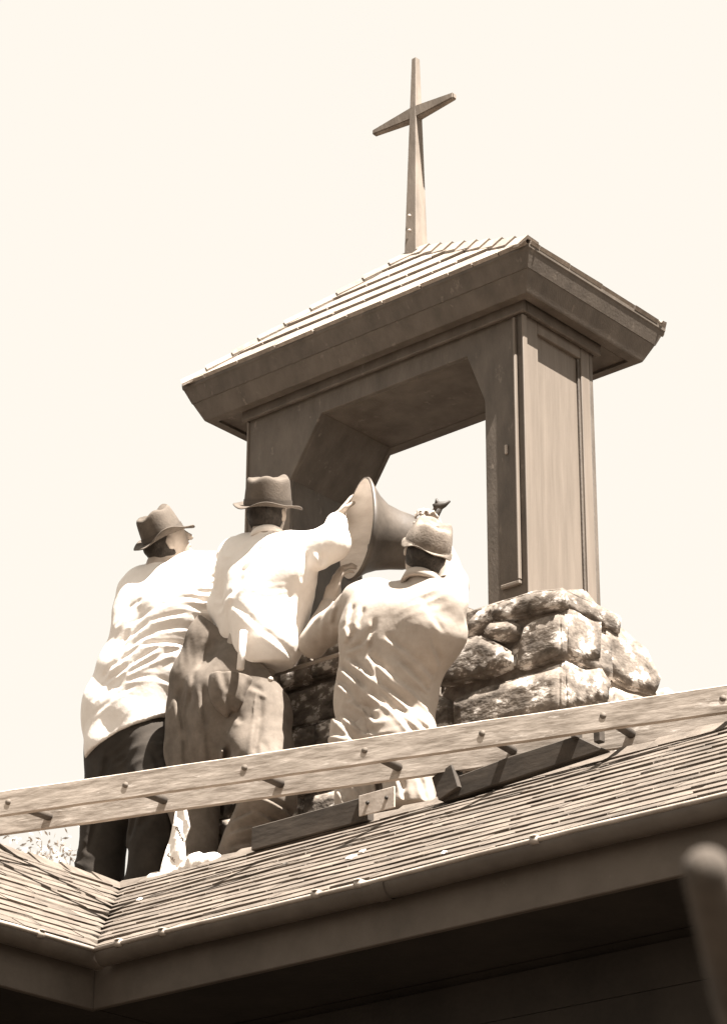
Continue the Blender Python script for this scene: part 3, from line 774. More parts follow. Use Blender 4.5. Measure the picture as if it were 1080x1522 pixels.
# shirt
f = Field(np.minimum.reduce([shL, wst, elR])-.24, np.maximum.reduce([shL, wst, wrR, elR, wrL, nk])+.22, .0065)
f.chain([j(372, 838, Y2), j(388, 890, Y2), j(398, 930, Y2)], [.105, .150, .150], .05, flat=VN, sc=1.25)
f.chain([j(424, 838, Y2), j(408, 890, Y2), j(400, 955, Y2)], [.095, .150, .150], .05, flat=VN, sc=1.25)
f.cone(j(366, 824, Y2), j(424, 822, Y2), .085, .085, .06); f.cone(j(362, 856, Y2), j(432, 850, Y2), .115, .115, .06, flat=VN, sc=1.1)
f.chain([shR, elR, shift(wrR, -.0, -.03, -.06)], [.086, .070, .048], .04)
f.chain([elR, shift(elR, -.05, -.08, .0)], [.06, .045], .04)
f.chain([shL, elL, wrL], [.085, .07, .05], .04)
f.chain([j(355, 850, Y2), j(338, 900, Y2), j(352, 940, Y2)], [.075, .07, .085], .06)
f.cone(nk-np.array([0, 0, .03]), nk-np.array([0, 0, -.0]), .070, .064, .015)
f.cut(j(400, 966, Y2-.14), (-np.array([0, 0, 1])+.06*SIDE))
for a_, b_, c_, dp in (((385, 812), (362, 850), (345, 905), .009), ((352, 905), (385, 932), (420, 945), .006), ((446, 868), (450, 905), (446, 950), .006), ((455, 812), (450, 835), (444, 855), .008), ((336, 890), (352, 880), (375, 850), .006), ((470, 790), (478, 805), (476, 822), .007), ((488, 788), (494, 806), (490, 822), .006)):
    f.crease([j(*a_, Y2-.12), j(*b_, Y2-.12), j(*c_, Y2-.12)], dp, .013)
f.wob(.0025, 22, 1)
f.crinkle(26, .0025, 3); f.mesh('shirt', M_shirt, man2)
# collar
V = []; F = []; nn = 28; cc = nk+np.array([0, 0, .012])
for i, (rr, zz) in enumerate(((.062, .020), (.074, .012), (.080, -.018), (.068, -.016))):
    for k in range(nn):
        a = 2*math.pi*k/nn; V.append(cc+SIDE*(rr*math.cos(a))+VN*(rr*.9*math.sin(a)-.004)+np.array([0, 0, zz+.008*math.sin(a)-.004*math.cos(2*a)]))
for i in range(4):
    for k in range(nn): F.append([i*nn+k, i*nn+(k+1) % nn, ((i+1) % 4)*nn+(k+1) % nn, ((i+1) % 4)*nn+k])
mesh('collar', V, F, M_shirt, man2, True)
# overalls: seat, legs, bib strap, pouch pocket
f = Field(np.minimum.reduce([ankL, hipL, ankR])-.26, np.maximum.reduce([wst, hipR, kneeR])+np.array([.3, .3, .36]), .0065)
f.chain([j(332, 900, Y2-.0), j(318, 955, Y2-.01), j(302, 1015, Y2), j(294, 1080, Y2)], [.075, .10, .125, .13], .10, flat=VN, sc=1.15)
f.chain([j(368, 985, Y2), j(350, 1040, Y2), j(342, 1105, Y2)], [.125, .17, .165], .10, flat=VN, sc=1.2)
f.chain([j(388, 990, Y2), j(393, 1060, Y2), j(396, 1115, Y2)], [.09, .09, .09], .08, flat=VN, sc=1.1)
f.chain([hipL, j(292, 1120, Y2), kneeL, ankL], [.11, .12, .098, .085], .06)
f.chain([hipR, j(388, 1120, Y2-.02), kneeR], [.12, .122, .108], .06); f.chain([kneeR, ankR], [.108, .085], .04)
f.chain([j(335, 1080, Y2), j(333, 1128, Y2)], [.12, .08], .06)
f.cut(j(392, 972, Y2-.15), (np.array([0, 0, 1])+1.1*SIDE))
for a_, b_, c_, dp in (((312, 986), (345, 995), (382, 1000), .012), ((330, 1005), (338, 1030), (352, 1050), .006), ((302, 950), (288, 990), (280, 1040), .008), ((262, 1010), (272, 1070), (276, 1150), .012), ((300, 1010), (306, 1070), (312, 1130), .014), ((385, 1010), (384, 1055), (378, 1110), .012), ((318, 1080), (345, 1105), (372, 1130), .010), ((336, 1100), (330, 1150), (324, 1200), .028), ((385, 1075), (395, 1100), (415, 1110), .007)):
    f.crease([j(*a_, Y2-.22), j(*b_, Y2-.22), j(*c_, Y2-.22)], dp, .014)
for a_, b_, c_, dp in (((350, 1195), (385, 1185), (430, 1190), .012), ((340, 1215), (380, 1205), (432, 1212), .012), ((330, 1235), (370, 1222), (425, 1238), .010), ((325, 1255), (355, 1245), (400, 1255), .010)):
    f.crease([j(*a_, Y2-.2), j(*b_, Y2-.2), j(*c_, Y2-.2)], dp, .009)
f.wob(.003, 24, 3)
f.crinkle(16, .0025, 2); ovr = f.mesh('overalls', M_over, man2)
f = Field(j(343, 1030, Y2-.16)-.2, j(343, 1030, Y2-.16)+.2, .006)
f.ell(j(343, 1018, Y2-.135), (.094, .072, .135), .01, [list(SIDE), list(VN), [0, 0, 1]])
f.crease([j(330, 1000, Y2-.19), j(338, 1030, Y2-.19), j(345, 1055, Y2-.19)], .008, .014); f.crease([j(368, 1005, Y2-.19), j(362, 1040, Y2-.19), j(350, 1062, Y2-.19)], .008, .012)
f.cut(j(345, 996, Y2-.19), (np.array([0, 0, 1])+.10*SIDE)); f.mesh('pocket', M_over, man2)
# strap and buckle
sp0 = [j(312, 905, Y2-.10), j(322, 870, Y2-.13), j(345, 838, Y2-.14), j(362, 812, Y2-.12)]
tube('button', [j(402, 1010, Y2-.2), j(402, 1010, Y2-.21)], .012, M_metal, man2, 8)
tag(tube('folding_rule', [j(357, 995, Y2-.185), j(362, 938, Y2-.175)], [.016, .016], M_paper, None, 6, base=j(357, 995, Y2-.185)), 'white folding rule sticking out of the back pocket of the overalls', 'ruler')

A2 = (ankL, ankR)
# ---- left man: white shirt hanging out, black trousers, tilted hat
Y1 = -.72
man1 = person((j(190, 1300, Y1)[0], Y1, RZ-.12), 'man at the left in loose untucked white shirt and black trousers, tilted hat')
hd = j(247, 806, Y1); nk = j(238, 842, Y1)
upm = UP*1.0-Vector(SIDE)*.48+Vector(VN)*.06
shL, shR = j(205, 878, Y1), j(284, 850, Y1+.03)
ch = j(230, 915, Y1); plv = j(185, 1065, Y1)
elR, wrR = j(342, 848, Y1+.10), j(425, 830, Y1+.36)
elL, wrL = j(225, 900, Y1+.22), j(330, 850, Y1+.38)
hipL, hipR = j(165, 1095, Y1), j(222, 1095, Y1)
kneeL, ankL = j(160, 1190, Y1), np.array([j(140, 1290, Y1)[0], Y1, RZ-.20]); kneeR = j(238, 1190, Y1-.04); ankR = np.array([j(210, 1300, Y1)[0], Y1, RZ-.20])
f = Field(np.minimum.reduce([hd, ankL, hipL, shL])-.25, np.maximum.reduce([hd, ankR, wrR, elR])+.28, .0075)
hc_ = add_head(f, hd, upm, Vector(SIDE)*1.0+Vector(-VN)*.35, nk)
f.chain([shL, ch, plv], [.05, .12, .12], .05, flat=VN, sc=1.2); f.chain([shR, ch], [.05, .12], .05)
f.chain([shR, elR, wrR], [.05, .04, .028], .02); f.chain([shL, elL, wrL], [.05, .04, .028], .02)
f.chain([hipL, kneeL, ankL], [.085, .06, .045], .03); f.chain([hipR, kneeR, ankR], [.085, .06, .045], .03)
add_hand(f, wrR, Vector(SIDE)+Vector(-VN)*.6, UP, .6, .2, 1.05, 1); add_hand(f, wrL, Vector(SIDE)+Vector(-VN)*.6, UP, .6, .2, 1.05, 1)
f.mesh('body', M_skin, man1); hair(*hc_, man1)
hat(Vector(hd)+upm.normalized()*.030, upm, Vector(SIDE)*1.0+Vector(-VN)*.6, M_hat, man1, a=.088, b=.100, hgt=.112, brim=.044, dent=.03, droop=.014, curl=.020, pinch=.34, seed=2.2, tip=.0)
f = Field(np.minimum.reduce([shL, plv, hipL])-.26, np.maximum.reduce([shR, elR, nk, wrR])+.2, .0065)
f.chain([j(212, 880, Y1), j(222, 930, Y1), j(205, 1000, Y1), j(182, 1055, Y1), j(184, 1110, Y1)], [.10, .15, .17, .172, .175], .05, flat=VN, sc=1.1)
f.chain([j(272, 872, Y1), j(260, 930, Y1), j(242, 990, Y1), j(220, 1050, Y1), j(215, 1100, Y1)], [.10, .14, .15, .16, .16], .05, flat=VN, sc=1.1)
f.cone(j(215, 872, Y1), j(275, 862, Y1), .085, .085, .06); f.cone(j(212, 905, Y1), j(278, 892, Y1), .125, .125, .06, flat=VN, sc=1.1)
f.chain([shR, elR], [.092, .080], .04); f.chain([elR, wrR], [.075, .05], .03); f.chain([j(300, 860, Y1+.05), j(322, 905, Y1+.06)], [.08, .055], .06); f.chain([shL, elL], [.08, .07], .03); f.chain([elL, wrL], [.065, .045], .03)
f.cone(nk-np.array([0, 0, .03]), nk, .068, .060, .015)
f.cut(j(190, 1080, Y1-.14), (-np.array([0, 0, 1])+.36*SIDE))
for a_, b_, c_, dp in (((196, 930), (235, 905), (278, 880), .006), ((186, 955), (228, 925), (262, 908), .008), ((200, 962), (235, 938), (285, 915), .007), ((176, 992), (212, 962), (282, 940), .011), ((170, 1012), (200, 990), (235, 962), .010), ((200, 1000), (236, 975), (275, 945), .009), ((160, 1008), (182, 975), (192, 940), .010), ((148, 1040), (166, 1008), (180, 985), .009), ((198, 1014), (226, 1004), (255, 1002), .007), ((178, 930), (192, 908), (212, 892), .006), ((150, 1062), (176, 1040), (205, 1020), .006), ((284, 880), (300, 872), (330, 876), .008), ((288, 898), (310, 890), (335, 890), .008)):
    f.crease([j(*a_, Y1-.12), j(*b_, Y1-.12), j(*c_, Y1-.12)], dp*random.uniform(.5, .95), .0095)
f.ripples(None, (0, 0, 1), .035, .012, j(316, 885, Y1+.0), .09, seed=4)
f.wob(.003, 26, 5)
f.crinkle(26, .0025, 5); f.mesh('shirt', M_shirt, man1)
f = Field(np.minimum.reduce([ankL, hipL, kneeL])-.25, np.maximum.reduce([hipR, kneeR, plv])+.28, .0075)
f.chain([j(195, 1040, Y1), j(193, 1100, Y1), j(194, 1170, Y1)], [.14, .165, .135], .05, flat=VN, sc=1.2)
f.chain([hipL, kneeL, ankL], [.115, .105, .105], .06); f.chain([hipR, kneeR, ankR], [.12, .12, .10], .06)
for a_, b_, c_, dp in (((196, 1150), (190, 1210), (170, 1290), .014), ((225, 1110), (250, 1170), (262, 1240), .012), ((160, 1120), (150, 1180), (128, 1260), .012), ((205, 1200), (190, 1250), (178, 1300), .014), ((240, 1190), (225, 1200), (205, 1230), .012)):
    f.crease([j(*a_, Y1-.15), j(*b_, Y1-.15), j(*c_, Y1-.15)], dp, .014)
f.wob(.004, 20, 2); f.crinkle(30, .006, 4); f.mesh('trousers', M_trou, man1)

A1 = (ankL, ankR)
# ---- right man: creased light shirt, soft cap, kneeling
Y3 = -.84
man3 = person((j(565, 1190, Y3)[0], Y3, RZ-.1), 'man kneeling at the right in a deeply creased light work shirt and soft canvas cap')
hd = j(632, 822, Y3); nk = j(630, 868, Y3)
upm = UP*1.0+Vector(SIDE)*.36+Vector(VN)*.02
shL, shR = j(535, 898, Y3), j(664, 900, Y3)
ch = j(603, 925, Y3); plv = j(565, 1090, Y3)
elL, wrL = j(466, 955, Y3+.13), j(492, 888, Y3+.22)
elR, wrR = j(674, 868, Y3+.18), j(650, 798, Y3+.20)
hipL, hipR = j(540, 1120, Y3), j(595, 1115, Y3)
kneeL, kneeR = j(540, 1210, Y3+.12), j(610, 1200, Y3+.12); ankL, ankR = shift(kneeL, -.02, -.06, -.16), shift(kneeR, .02, -.06, -.16)
f = Field(np.minimum.reduce([kneeL, elL, wrL, ankL])-.25, np.maximum.reduce([hd, kneeR, wrR, elR, wrL])+.25, .0075)
hc_ = add_head(f, hd, upm, Vector(-VN)-Vector(SIDE)*.35, nk)
f.chain([shL, ch, plv], [.05, .13, .12], .05, flat=VN, sc=1.3); f.chain([shR, ch], [.05, .12], .05)
f.chain([shL, elL, wrL], [.052, .042, .028], .02); f.chain([shR, elR, wrR], [.052, .042, .028], .02)
f.chain([hipL, kneeL, ankL], [.085, .06, .045], .03); f.chain([hipR, kneeR, ankR], [.085, .06, .045], .03)
hL = Vector(UP)*.8+Vector(SIDE)*.25; add_hand(f, wrL, hL, Vector(SIDE)+Vector(-VN)*.4, 1.0, .2, 1.15, 1)
hRd = Vector(UP)*.8-Vector(SIDE)*.25; add_hand(f, wrR, hRd, Vector(VN)*.6-Vector(SIDE)*.6, 1.5, .1, 1.05, -1)
f.mesh('body', M_skin, man3); hair(*hc_, man3, low=-.085)
cp = hat(Vector(hd)+upm.normalized()*.030, upm+Vector(VN)*.2, Vector(-VN)-Vector(SIDE)*.2, M_cap, man3, a=.096, b=.108, hgt=.092, brim=.009, dent=.014, droop=.014, curl=-.010, pinch=.03, taper_=.74, band=False, name='cap', seed=4)
f = Field(np.minimum.reduce([elL, plv, kneeL])-.2, np.maximum.reduce([nk, wrR, elR, wrL])+.2, .006)
f.chain([j(552, 900, Y3), j(560, 950, Y3), j(548, 1030, Y3), j(540, 1100, Y3)], [.095, .14, .125, .13], .05, flat=VN, sc=1.15)
f.chain([j(650, 900, Y3), j(640, 940, Y3), j(606, 1010, Y3), j(596, 1090, Y3)], [.085, .125, .115, .135], .05, flat=VN, sc=1.15)
f.cone(j(552, 894, Y3), j(648, 896, Y3), .085, .085, .06); f.cone(j(556, 930, Y3), j(640, 930, Y3), .125, .125, .06, flat=VN, sc=1.1)
f.cone(j(600, 930, Y3), j(580, 1030, Y3), .15, .14, .05, flat=VN, sc=1.15)
f.chain([j(540, 1100, Y3), j(535, 1190, Y3-.02)], [.125, .10], .04); f.chain([j(598, 1100, Y3), j(610, 1190, Y3-.02)], [.13, .10], .04)
f.chain([shL, elL], [.082, .060], .04); f.cone(elL, shift(wrL, -.01, -.05), .058, .044, .03)
f.crease([j(500, 900, Y3-.1), j(492, 925, Y3-.1), j(500, 950, Y3-.1)], .010, .012); f.crease([j(455, 945, Y3), j(478, 950, Y3), j(498, 965, Y3)], .010, .012); f.crease([j(505, 880, Y3), j(485, 905, Y3), j(470, 930, Y3)], .008, .012)
f.chain([shR, elR, wrR], [.080, .058, .042], .03)
f.cone(nk-np.array([0, 0, .03]), nk, .074, .064, .015)
for a_, b_, c_, dp in (
    ((556, 925), (550, 970), (566, 1012), .014), ((575, 945), (610, 965), (655, 985), .012), ((590, 975), (625, 995), (655, 1015), .016),
    ((552, 975), (585, 1000), (648, 1028), .018), ((520, 975), (560, 1010), (600, 1032), .020), ((505, 985), (545, 1022), (585, 1050), .020),
    ((500, 1005), (535, 1040), (560, 1068), .018), ((560, 1020), (600, 1050), (640, 1065), .020), ((575, 1040), (610, 1072), (640, 1085), .016),
    ((510, 1060), (535, 1075), (560, 1090), .018), ((490, 1050), (512, 1078), (530, 1100), .016), ((515, 1035), (535, 1045), (560, 1050), .014),
    ((525, 900), (518, 930), (522, 950), .012), ((540, 905), (532, 935), (515, 960), .012), ((515, 965), (540, 955), (552, 935), .014),
    ((640, 935), (662, 970), (655, 1000), .012), ((600, 1000), (630, 1010), (650, 1012), .012), ((625, 880), (640, 905), (650, 915), .006),
    ((520, 1150), (535, 1170), (548, 1200), .018), ((590, 1140), (600, 1170), (606, 1200), .020), ((560, 1135), (566, 1165), (572, 1205), .022), ((625, 1140), (632, 1170), (640, 1200), .014),
    ((500, 1160), (512, 1180), (520, 1200), .014), ((480, 1085), (520, 1095), (560, 1100), .014)):
    f.crease([j(*a_, Y3-.13), j(*b_, Y3-.13), j(*c_, Y3-.13)], dp*.75, .0105)

f.wob(.0025, 30, 7)
f.cut(j(570, 1215, Y3), (0, 0, -1)); f.crinkle(30, .0035, 8); f.mesh('shirt', M_shirt3, man3)
f = Field(np.minimum.reduce([kneeL, ankL])-.22, np.maximum.reduce([hipR, kneeR, ankR])+.22, .008)
f.chain([hipL, kneeL, ankL], [.11, .09, .07], .04); f.chain([hipR, kneeR, ankR], [.11, .09, .07], .04); f.wob(.003, 24); f.mesh('trousers', M_khaki, man3)
V = []; F = []; cc = nk+np.array([0, 0, .004])+VN*.012
for i, (rr, zz) in enumerate(((.062, .026), (.078, .016), (.094, -.016), (.074, -.020))):
    for k in range(nn):
        a = 2*math.pi*k/nn; V.append(cc+SIDE*(rr*math.cos(a))+VN*(rr*.85*math.sin(a))+np.array([0, 0, zz+.010*math.sin(a)-.022*math.cos(a)-.004*math.cos(2*a)]))
for i in range(4):
    for k in range(nn): F.append([i*nn+k, i*nn+(k+1) % nn, ((i+1) % 4)*nn+(k+1) % nn, ((i+1) % 4)*nn+k])
mesh('collar', V, F, M_shirt3, man3, True)

def shoe(a, fwd, par):
    a = Vector(a); fwd = Vector(fwd).normalized(); f = Field(np.array(a)-.3, np.array(a)+.3, .008)
    f.cone(a, a-Vector((0, 0, .06)), .055, .05, .02); f.cone(a-Vector((0, 0, .07))-fwd*.02, a-Vector((0, 0, .085))+fwd*.16, .045, .036, .02)
    f.cut(a-Vector((0, 0, .115)), (0, 0, -1)); f.mesh('shoe', M_hole, par)
for pts_, par in (((ankL, ankR), man3),): [shoe(q, -VN, par) for q in pts_]
for q in A1: shoe(q, -VN*.6+SIDE*.6, man1)
for q in A2: shoe(q, -VN*.8+SIDE*.5, man2)

# hammer held over the cap
hp = j(640, 776, Y3+.20); tip_ = j(653, 752, Y3+.20); tail = j(626, 792, Y3+.20)
ham = tag(tube('claw_hammer', [tail, hp, tip_], [.019, .021, .017], M_hole, None, 8, base=hp), 'dark claw hammer held above the cap of the kneeling man', 'hammer')
hx = (Vector(SIDE)*.9+UP*.3).normalized()
tube('hammer_head', [Vector(tip_)-hx*.026, Vector(tip_)+hx*.0, Vector(tip_)+hx*.022, Vector(tip_)+hx*.046+UP*.006], [.017, .020, .013, .004], M_hole, ham, 8)
tube('claw', [Vector(tip_), Vector(tip_)-hx*.012+UP*.02, Vector(tip_)-hx*.014+UP*.036], [.014, .010, .003], M_hole, ham, 6)

# ------------------------------------------------------------------ bell, tipped on its side between the men
bell_c = Vector(j(529, 792, -.60))
axis = (-Vector(SIDE)*.92+Vector(UP)*.17-FW*.31).normalized()     # mouth direction
bell = tag(empty('bell', bell_c-axis*.15), 'large pale flared bell tipped on its side, being lifted by the three men', 'bell')
prof = [(0, .216), (.010, .221), (.03, .204), (.065, .176), (.11, .154), (.17, .138), (.23, .128), (.28, .108), (.305, .06), (.315, .02)]
n = 72; V = []; F = []; u, v, _ = frame_of(axis)
def lathe_bell(name, P_, m, flip):
    V = []; F = []
    for d_, r_ in P_:
        for k in range(n):
            a = 2*math.pi*k/n; dr = u*math.cos(a)+v*math.sin(a); V.append(bell_c-axis*d_+dr*(r_*(.93+.20*max(0, dr.dot(UP))**7*max(0, 1-d_/.12))))
    for i in range(len(P_)-1):
        for k in range(n):
            q = [i*n+k, i*n+(k+1) % n, (i+1)*n+(k+1) % n, (i+1)*n+k]; F.append(q[::-1] if flip else q)
    F.append([k for k in range(n)][::(1 if flip else -1)] if False else [(len(P_)-1)*n+k for k in range(n)])
    return mesh(name, V, F, m, bell, True)
lathe_bell('bell_shell', [(.0005, .211)]+prof, M_bell_shade, False)
lathe_bell('bell_inner_face', [(0, .213)]+[(d_+.004, max(.004, r_-.012)) for d_, r_ in prof[1:-1]], M_bell_lit, True)  # inner face of the same bell, split off to carry the lit tone
cr_ = bell_c-axis*.315
tube('crown_loop', [cr_+u*.04, cr_+u*.04-axis*.05, cr_-axis*.07, cr_-u*.04-axis*.05, cr_-u*.04], .012, M_bell_shade, bell, 10)
tube('clapper', [bell_c-axis*.28, bell_c-axis*.10-Vector((0, 0, .05)), bell_c-axis*.06-Vector((0, 0, .06))], [.008, .01, .02], M_bell_shade, bell, 10)

# ------------------------------------------------------------------ ladder lying across the roofs
lz = -2.533
pL, pR = at(0, 1196, z=lz), at(1075, 1040, z=lz); dv = (pR-pL).normalized()
hor = Vector((-dv.y, dv.x, 0)).normalized()
if hor.dot(FW) < 0: hor = -hor
wdt = .30; tl = (hor*wdt+Vector((0, 0, .035)))
ladder = tag(empty('ladder', pL+dv*1.2), 'weathered wooden ladder lying nearly level across the roof in front of the men', 'ladder')
a0, a1 = pL-dv*.8, pR+dv*1.1
hv = tl.normalized(); zv = dv.cross(hv); zv = zv if zv.z > 0 else -zv
def railmesh(off, hh):
    N_ = 60; V = []; F = []
    for i in range(N_+1):
        c = a0+(a1-a0)*(i/N_)+off
        for sx, sz in ((-1, -1), (-1, .92), (-.7, 1), (.7, 1), (1, .92), (1, -1)):
            q = c+hv*(sx*.019)+zv*(sz*hh); q += (hv*noise.noise(q*6)+zv*noise.noise(q*5+Vector((3, 3, 3))))*.0022; V.append(q)
    for i in range(N_):
        for k in range(6): F.append([i*6+k, i*6+(k+1) % 6, (i+1)*6+(k+1) % 6, (i+1)*6+k][::-1])
    F.append(list(range(6))); F.append([N_*6+k for k in range(6)][::-1])
    return mesh('rail', V, F, M_ladder, ladder)
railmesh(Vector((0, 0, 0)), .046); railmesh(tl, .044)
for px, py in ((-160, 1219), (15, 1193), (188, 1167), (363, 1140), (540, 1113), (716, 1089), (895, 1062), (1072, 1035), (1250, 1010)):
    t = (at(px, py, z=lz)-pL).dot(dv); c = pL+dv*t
    tube('rung', [c-hv*.015, c+tl-zv*.002], .017, M_rung_shade, ladder, 14)
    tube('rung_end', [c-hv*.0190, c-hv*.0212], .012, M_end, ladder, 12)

# ------------------------------------------------------------------ roof planks and brackets on the ridge
def ridge_plank(px0, px1, py0, yy, hh, name, label, m, cat, th=.02, pointed=False):
    A = at(px0, py0, y=yy); x0, x1 = A.x, at(px1, py0, y=yy).x; z0 = RZ-SL*abs(RY-yy)+.02
    return x0, x1, z0
x0 = at(378, 1255, y=-1.10).x; x1 = at(532, 1210, y=-1.10).x; z0 = RZ-SL*.1+.018
pk = tag(box('plank', (x0, -1.12, z0), (x1+.06, -1.075, z0+.095), M_dark, None, .004, base=(x0, -1.1, z0)), 'dark plank on edge on the ridge with a perforated metal plate at its end', 'plank')
pa = at(531, 1200, y=-1.135); pb = at(584, 1200, y=-1.135)
pl = box('metal_plate', (pa.x, -1.128, z0+.018), (pb.x, -1.1215, z0+.100), M_metal, pk, .0015)
for px in (546, 574):
    c = at(px, 1200, y=-1.13); c.z = z0+.062; tube('bolt', [(c.x, -1.1285, c.z), (c.x, -1.133, c.z)], .008, M_hole, pl, 8)
# dark pointed board under the ladder further right
yy = -1.13; z0 = RZ-SL*.13+.015
xs = [at(p, 1150, y=yy).x for p in (655, 690, 760, 862, 905)]
poly = [(xs[0]+.02, z0), (xs[4], z0+.035), (xs[3], z0+.115), (xs[2], z0+.105), (xs[1], z0+.085), (xs[0], z0+.10)]
bd = tag(prism('board', poly, yy-.02, yy+.02, M_dark, None, 'y', .004), 'dark board with a pointed right end wedged under the ladder on the ridge', 'board')
c = at(862, 1108, y=yy); box('cleat', (c.x-.012, yy-.04, z0+.1), (c.x+.012, yy+.0, z0+.20), M_dark, bd, .003)
c = at(885, 1105, y=yy); V = [(c.x-.02+k*.03, yy+s2, z0+.06+k*.11+s3*0) for k in (0, 1) for s2 in (-.015, .015) for s3 in (0,)]
box('cleat', (c.x-.01, yy-.0, z0+.08), (c.x+.02, yy+.03, z0+.17), M_dark, bd, .003)
kb = obox('block', (xs[0]+.05, -1.14, z0+.065), Vector((.9, 0, .3)).normalized(), Y_, Vector((-.3, 0, .9)).normalized(), (.05, .03, .05), M_dark, None, base=(xs[0]+.05, -1.14, z0))
tag(kb, 'small dark timber block at the left end of the pointed board', 'block')

# ------------------------------------------------------------------ thin pale rod between the men
ra, rb = j(402, 1005, -.62), j(560, 955, -.62)
tag(tube('rod', [ra, rb], .009, M_ladder, None, 8, base=ra), 'thin pale wooden rod slanting behind the waists of the middle and right men', 'rod')

# ------------------------------------------------------------------ paper sack and crumpled paper on the ridge
def crumple(name, pts, thick, label, cat, seed, amp=.02, mt=None):
    c = sum((np.array(p) for p in pts), np.zeros(3))/len(pts)
    f = Field(np.min(pts, 0)-.12, np.max(pts, 0)+.12, .006)
    f.chain(pts, thick, .02, flat=VN, sc=1.5)
    for k in range(14):
        a = c+rng.normal(0, .06, 3); d = rng.normal(0, 1, 3); d /= np.linalg.norm(d)
        f.ripples(None, d, .05, amp*.35, a, .06, seed=k+seed)
    o = f.mesh(name, mt or M_paper, None, base=pts[0], smooth_it=0)
    for p_ in o.data.polygons: p_.use_smooth = (p_.index % 3 != 0)
    return tag(o, label, cat)
ys = -1.02
sack = Vector(j(255, 1290, ys))
V = []; F = []; nx_, nz_ = 10, 16
out_l = [(236, 1302), (243, 1275), (252, 1246), (258, 1222), (262, 1198)]; out_r = [(290, 1300), (276, 1272), (275, 1252), (283, 1230), (276, 1196)]
def lerp_pts(P, t): t *= len(P)-1; i = min(int(t), len(P)-2); u_ = t-i; return (P[i][0]*(1-u_)+P[i+1][0]*u_, P[i][1]*(1-u_)+P[i+1][1]*u_)
for side in (0, 1):
    for i in range(nz_+1):
        L_, R_ = lerp_pts(out_l, i/nz_), lerp_pts(out_r, i/nz_)
        for k in range(nx_+1):
            t = k/nx_; p = Vector(j(L_[0]*(1-t)+R_[0]*t, L_[1]*(1-t)+R_[1]*t, ys+.03*i/nz_))
            p += Vector(VN)*((.010 if side == 0 else -.010)*math.sin(math.pi*t)+noise.noise(p*22)*.009+(.016*math.sin(t*7+i*.6))*(.5)); V.append(p)
m_ = (nx_+1)*(nz_+1)
for side in (0, 1):
    for i in range(nz_):
        for k in range(nx_):
            q = [side*m_+i*(nx_+1)+k, side*m_+i*(nx_+1)+k+1, side*m_+(i+1)*(nx_+1)+k+1, side*m_+(i+1)*(nx_+1)+k]; F.append(q if side == 0 else q[::-1])
bag = tag(mesh('paper_sack', V, F, M_paper, None, base=sack), 'upright white paper sack with small printed letters standing behind the ridge', 'paper sack')
# rows of small worn printed letters (illegible in the photograph, cut as short strokes)
V = []; F = []
for rx, ry, cnt, ang in ((263, 1232, 6, 1.15), (250, 1272, 4, .8), (285, 1291, 2, -1.2)):
    for k in range(cnt):
        for st in range(3):
            cx_, cy_ = rx+k*4.2*math.cos(ang)+random.uniform(-1, 1), ry+k*4.2*math.sin(ang)+random.uniform(-1.2, 1.2)
            p = Vector(j(cx_, cy_, ys-.012)); d = (Vector(SIDE)*random.uniform(-1, 1)+UP*random.uniform(-1, 1)).normalized(); e_ = d.cross(FW).normalized()
            o_ = len(V); V += [p-d*.006-e_*.0018, p+d*.006-e_*.0018, p+d*.006+e_*.0018, p-d*.006+e_*.0018]; F.append([o_, o_+1, o_+2, o_+3])
mesh('printed_letters', [Vector(v)+Vector(VN)*.012 for v in V], F, M_ink, bag)['kind'] = 'stuff'
crumple('crumpled_paper', [j(262, 1302, ys), j(292, 1285, ys), j(318, 1280, ys)], [.028, .042, .036], 'crumpled white paper heaped beside the paper sack on the ridge', 'paper', 1)
crumple('crumpled_paper', [j(205, 1316, ys-.01), j(232, 1308, ys-.01), j(252, 1300, ys)], [.012, .022, .02], 'flat strip of torn white paper along the ridge behind the black trousers', 'paper', 5)
crumple('crumpled_paper', [j(150, 1318, ys-.05), j(160, 1316, ys-.03), j(163, 1335, ys-.1)], [.018, .024, .016], 'small scrap of white paper at the top of the roof valley', 'paper', 9)
# bits of debris on the shingles
for k, (px, py, sz) in enumerate(((524, 1281, 5), (209, 1343, 3), (425, 1290, 3), (541, 1272, 3), (662, 1275, 3), (126, 1378, 3))):
    t0, t1 = 0, 1
    # intersect ray with the right roof plane
    v = FW+RT*((px-540)/CAM['f'])-UP*((py-761)/CAM['f']); nn_ = nv; P0 = Vector((0, RY, RZ)); s_ = (P0-CL).dot(nn_)/v.dot(nn_); c = CL+v*s_+nv*.016
    bm = bmesh.new(); bmesh.ops.create_icosphere(bm, subdivisions=1, radius=1)
    for q in bm.verts: q.co = c+X_*(q.co.x*sz*.004)+upv*(q.co.y*sz*.006)+nv*(q.co.z*.006)+Vector((random.uniform(-1, 1), random.uniform(-1, 1), 0))*.003
    tag(from_bm('mortar_scrap', bm, M_paper, None, False, base=c), ['largest white mortar scrap in the middle of the right roof slope', 'white mortar scrap near the top of the valley', 'small pale mortar scrap left of the largest scrap', 'tiny pale mortar scrap just above the largest scrap', 'pale mortar scrap near the gutter right of centre', 'white mortar scrap low in the valley'][k], 'mortar scrap', 'scraps on the shingles')

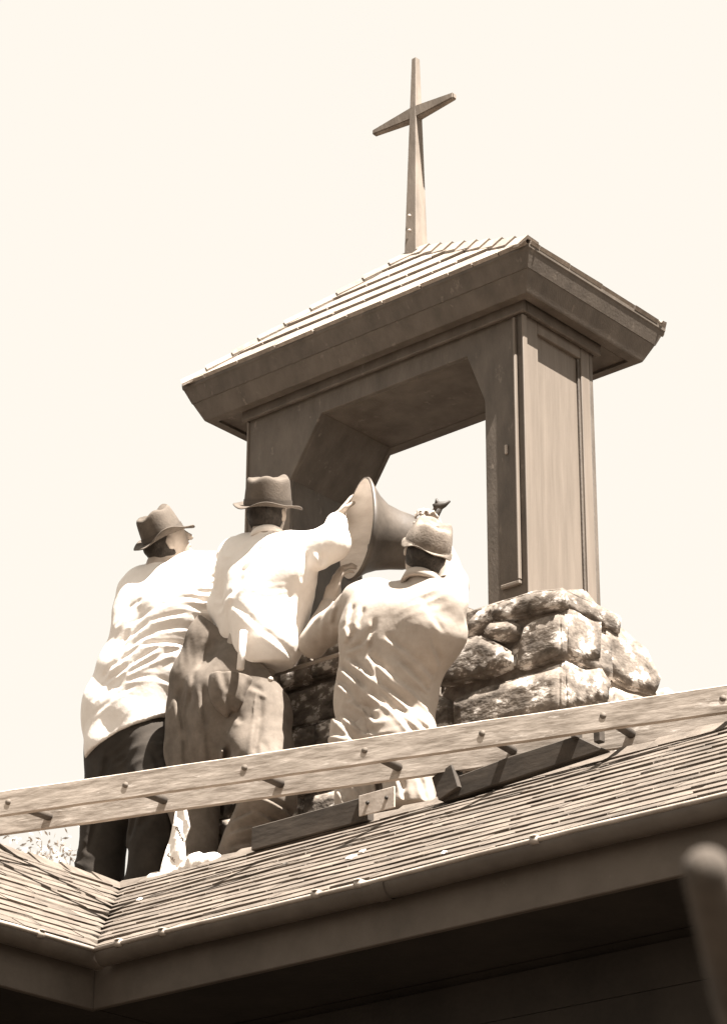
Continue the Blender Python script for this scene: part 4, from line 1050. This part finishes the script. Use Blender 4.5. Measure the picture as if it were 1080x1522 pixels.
# ------------------------------------------------------------------ pale sunlit bush behind the left roof
bp = at(60, 1330, y=2.2)
bush = tag(empty('bush', (bp.x, bp.y, GZ)), 'pale sunlit bush top showing behind the left roof ridge', 'bush')
V = []; F = []
tops = [Vector(at(px, py, y=2.2)) for px, py in ((20, 1290), (45, 1262), (62, 1250), (75, 1262), (90, 1258), (105, 1275), (55, 1285), (85, 1285), (0, 1300), (-40, 1290), (120, 1300))]
for tpt in tops:
    tube_pts = [Vector((bp.x, bp.y, -4.6)), (Vector((bp.x, bp.y, -4.0))+tpt)/2, tpt]
    tv, tf = tube_VF(tube_pts, [.02, .012, .003], 5, off=len(V)); V += tv; F += tf
mesh('stems', V, F, M_twig, bush)
tube('trunk', [(bp.x, bp.y, GZ), (bp.x, bp.y, -4.5)], [.08, .03], M_twig, bush, 8)
V = []; F = []
for k in range(900):
    t_ = random.choice(tops); c = t_+Vector((random.gauss(0, .07), random.gauss(0, .2), random.gauss(-.12, .12)))
    d = Vector((random.gauss(0, 1), random.gauss(0, 1), random.gauss(.6, 1))).normalized(); e_ = d.cross(Vector((random.gauss(0, 1), random.gauss(0, 1), 1))).normalized()
    o_ = len(V); V += [c-d*.022, c+e_*.008, c+d*.022, c-e_*.008]; F.append([o_, o_+1, o_+2, o_+3])
mesh('leaves', V, F, M_leaf, bush)['kind'] = 'stuff'

# ------------------------------------------------------------------ blurred post end close to the camera
q0, q1 = at(1050, 1296, d=.92), at(1090, 1470, d=.95); dd = (q1-q0).normalized(); r0_ = .0084
pts = []; rs = []
for k in range(7):
    a = math.pi/2*k/6; pts.append(q0-dd*(r0_*math.cos(a))); rs.append(max(.001, r0_*math.sin(a)))
pts += [q0+dd*.03, q1, q1+dd*.18, Vector((q1.x+.55, q1.y+.55, GZ))]; rs += [r0_, r0_*1.05, r0_*1.3, r0_*1.6]
tag(tube('post', pts, rs, M_pole, None, 24, base=(q1.x+.55, q1.y+.55, GZ)), 'blurred pale round-ended stake close to the camera at the lower right edge', 'post')
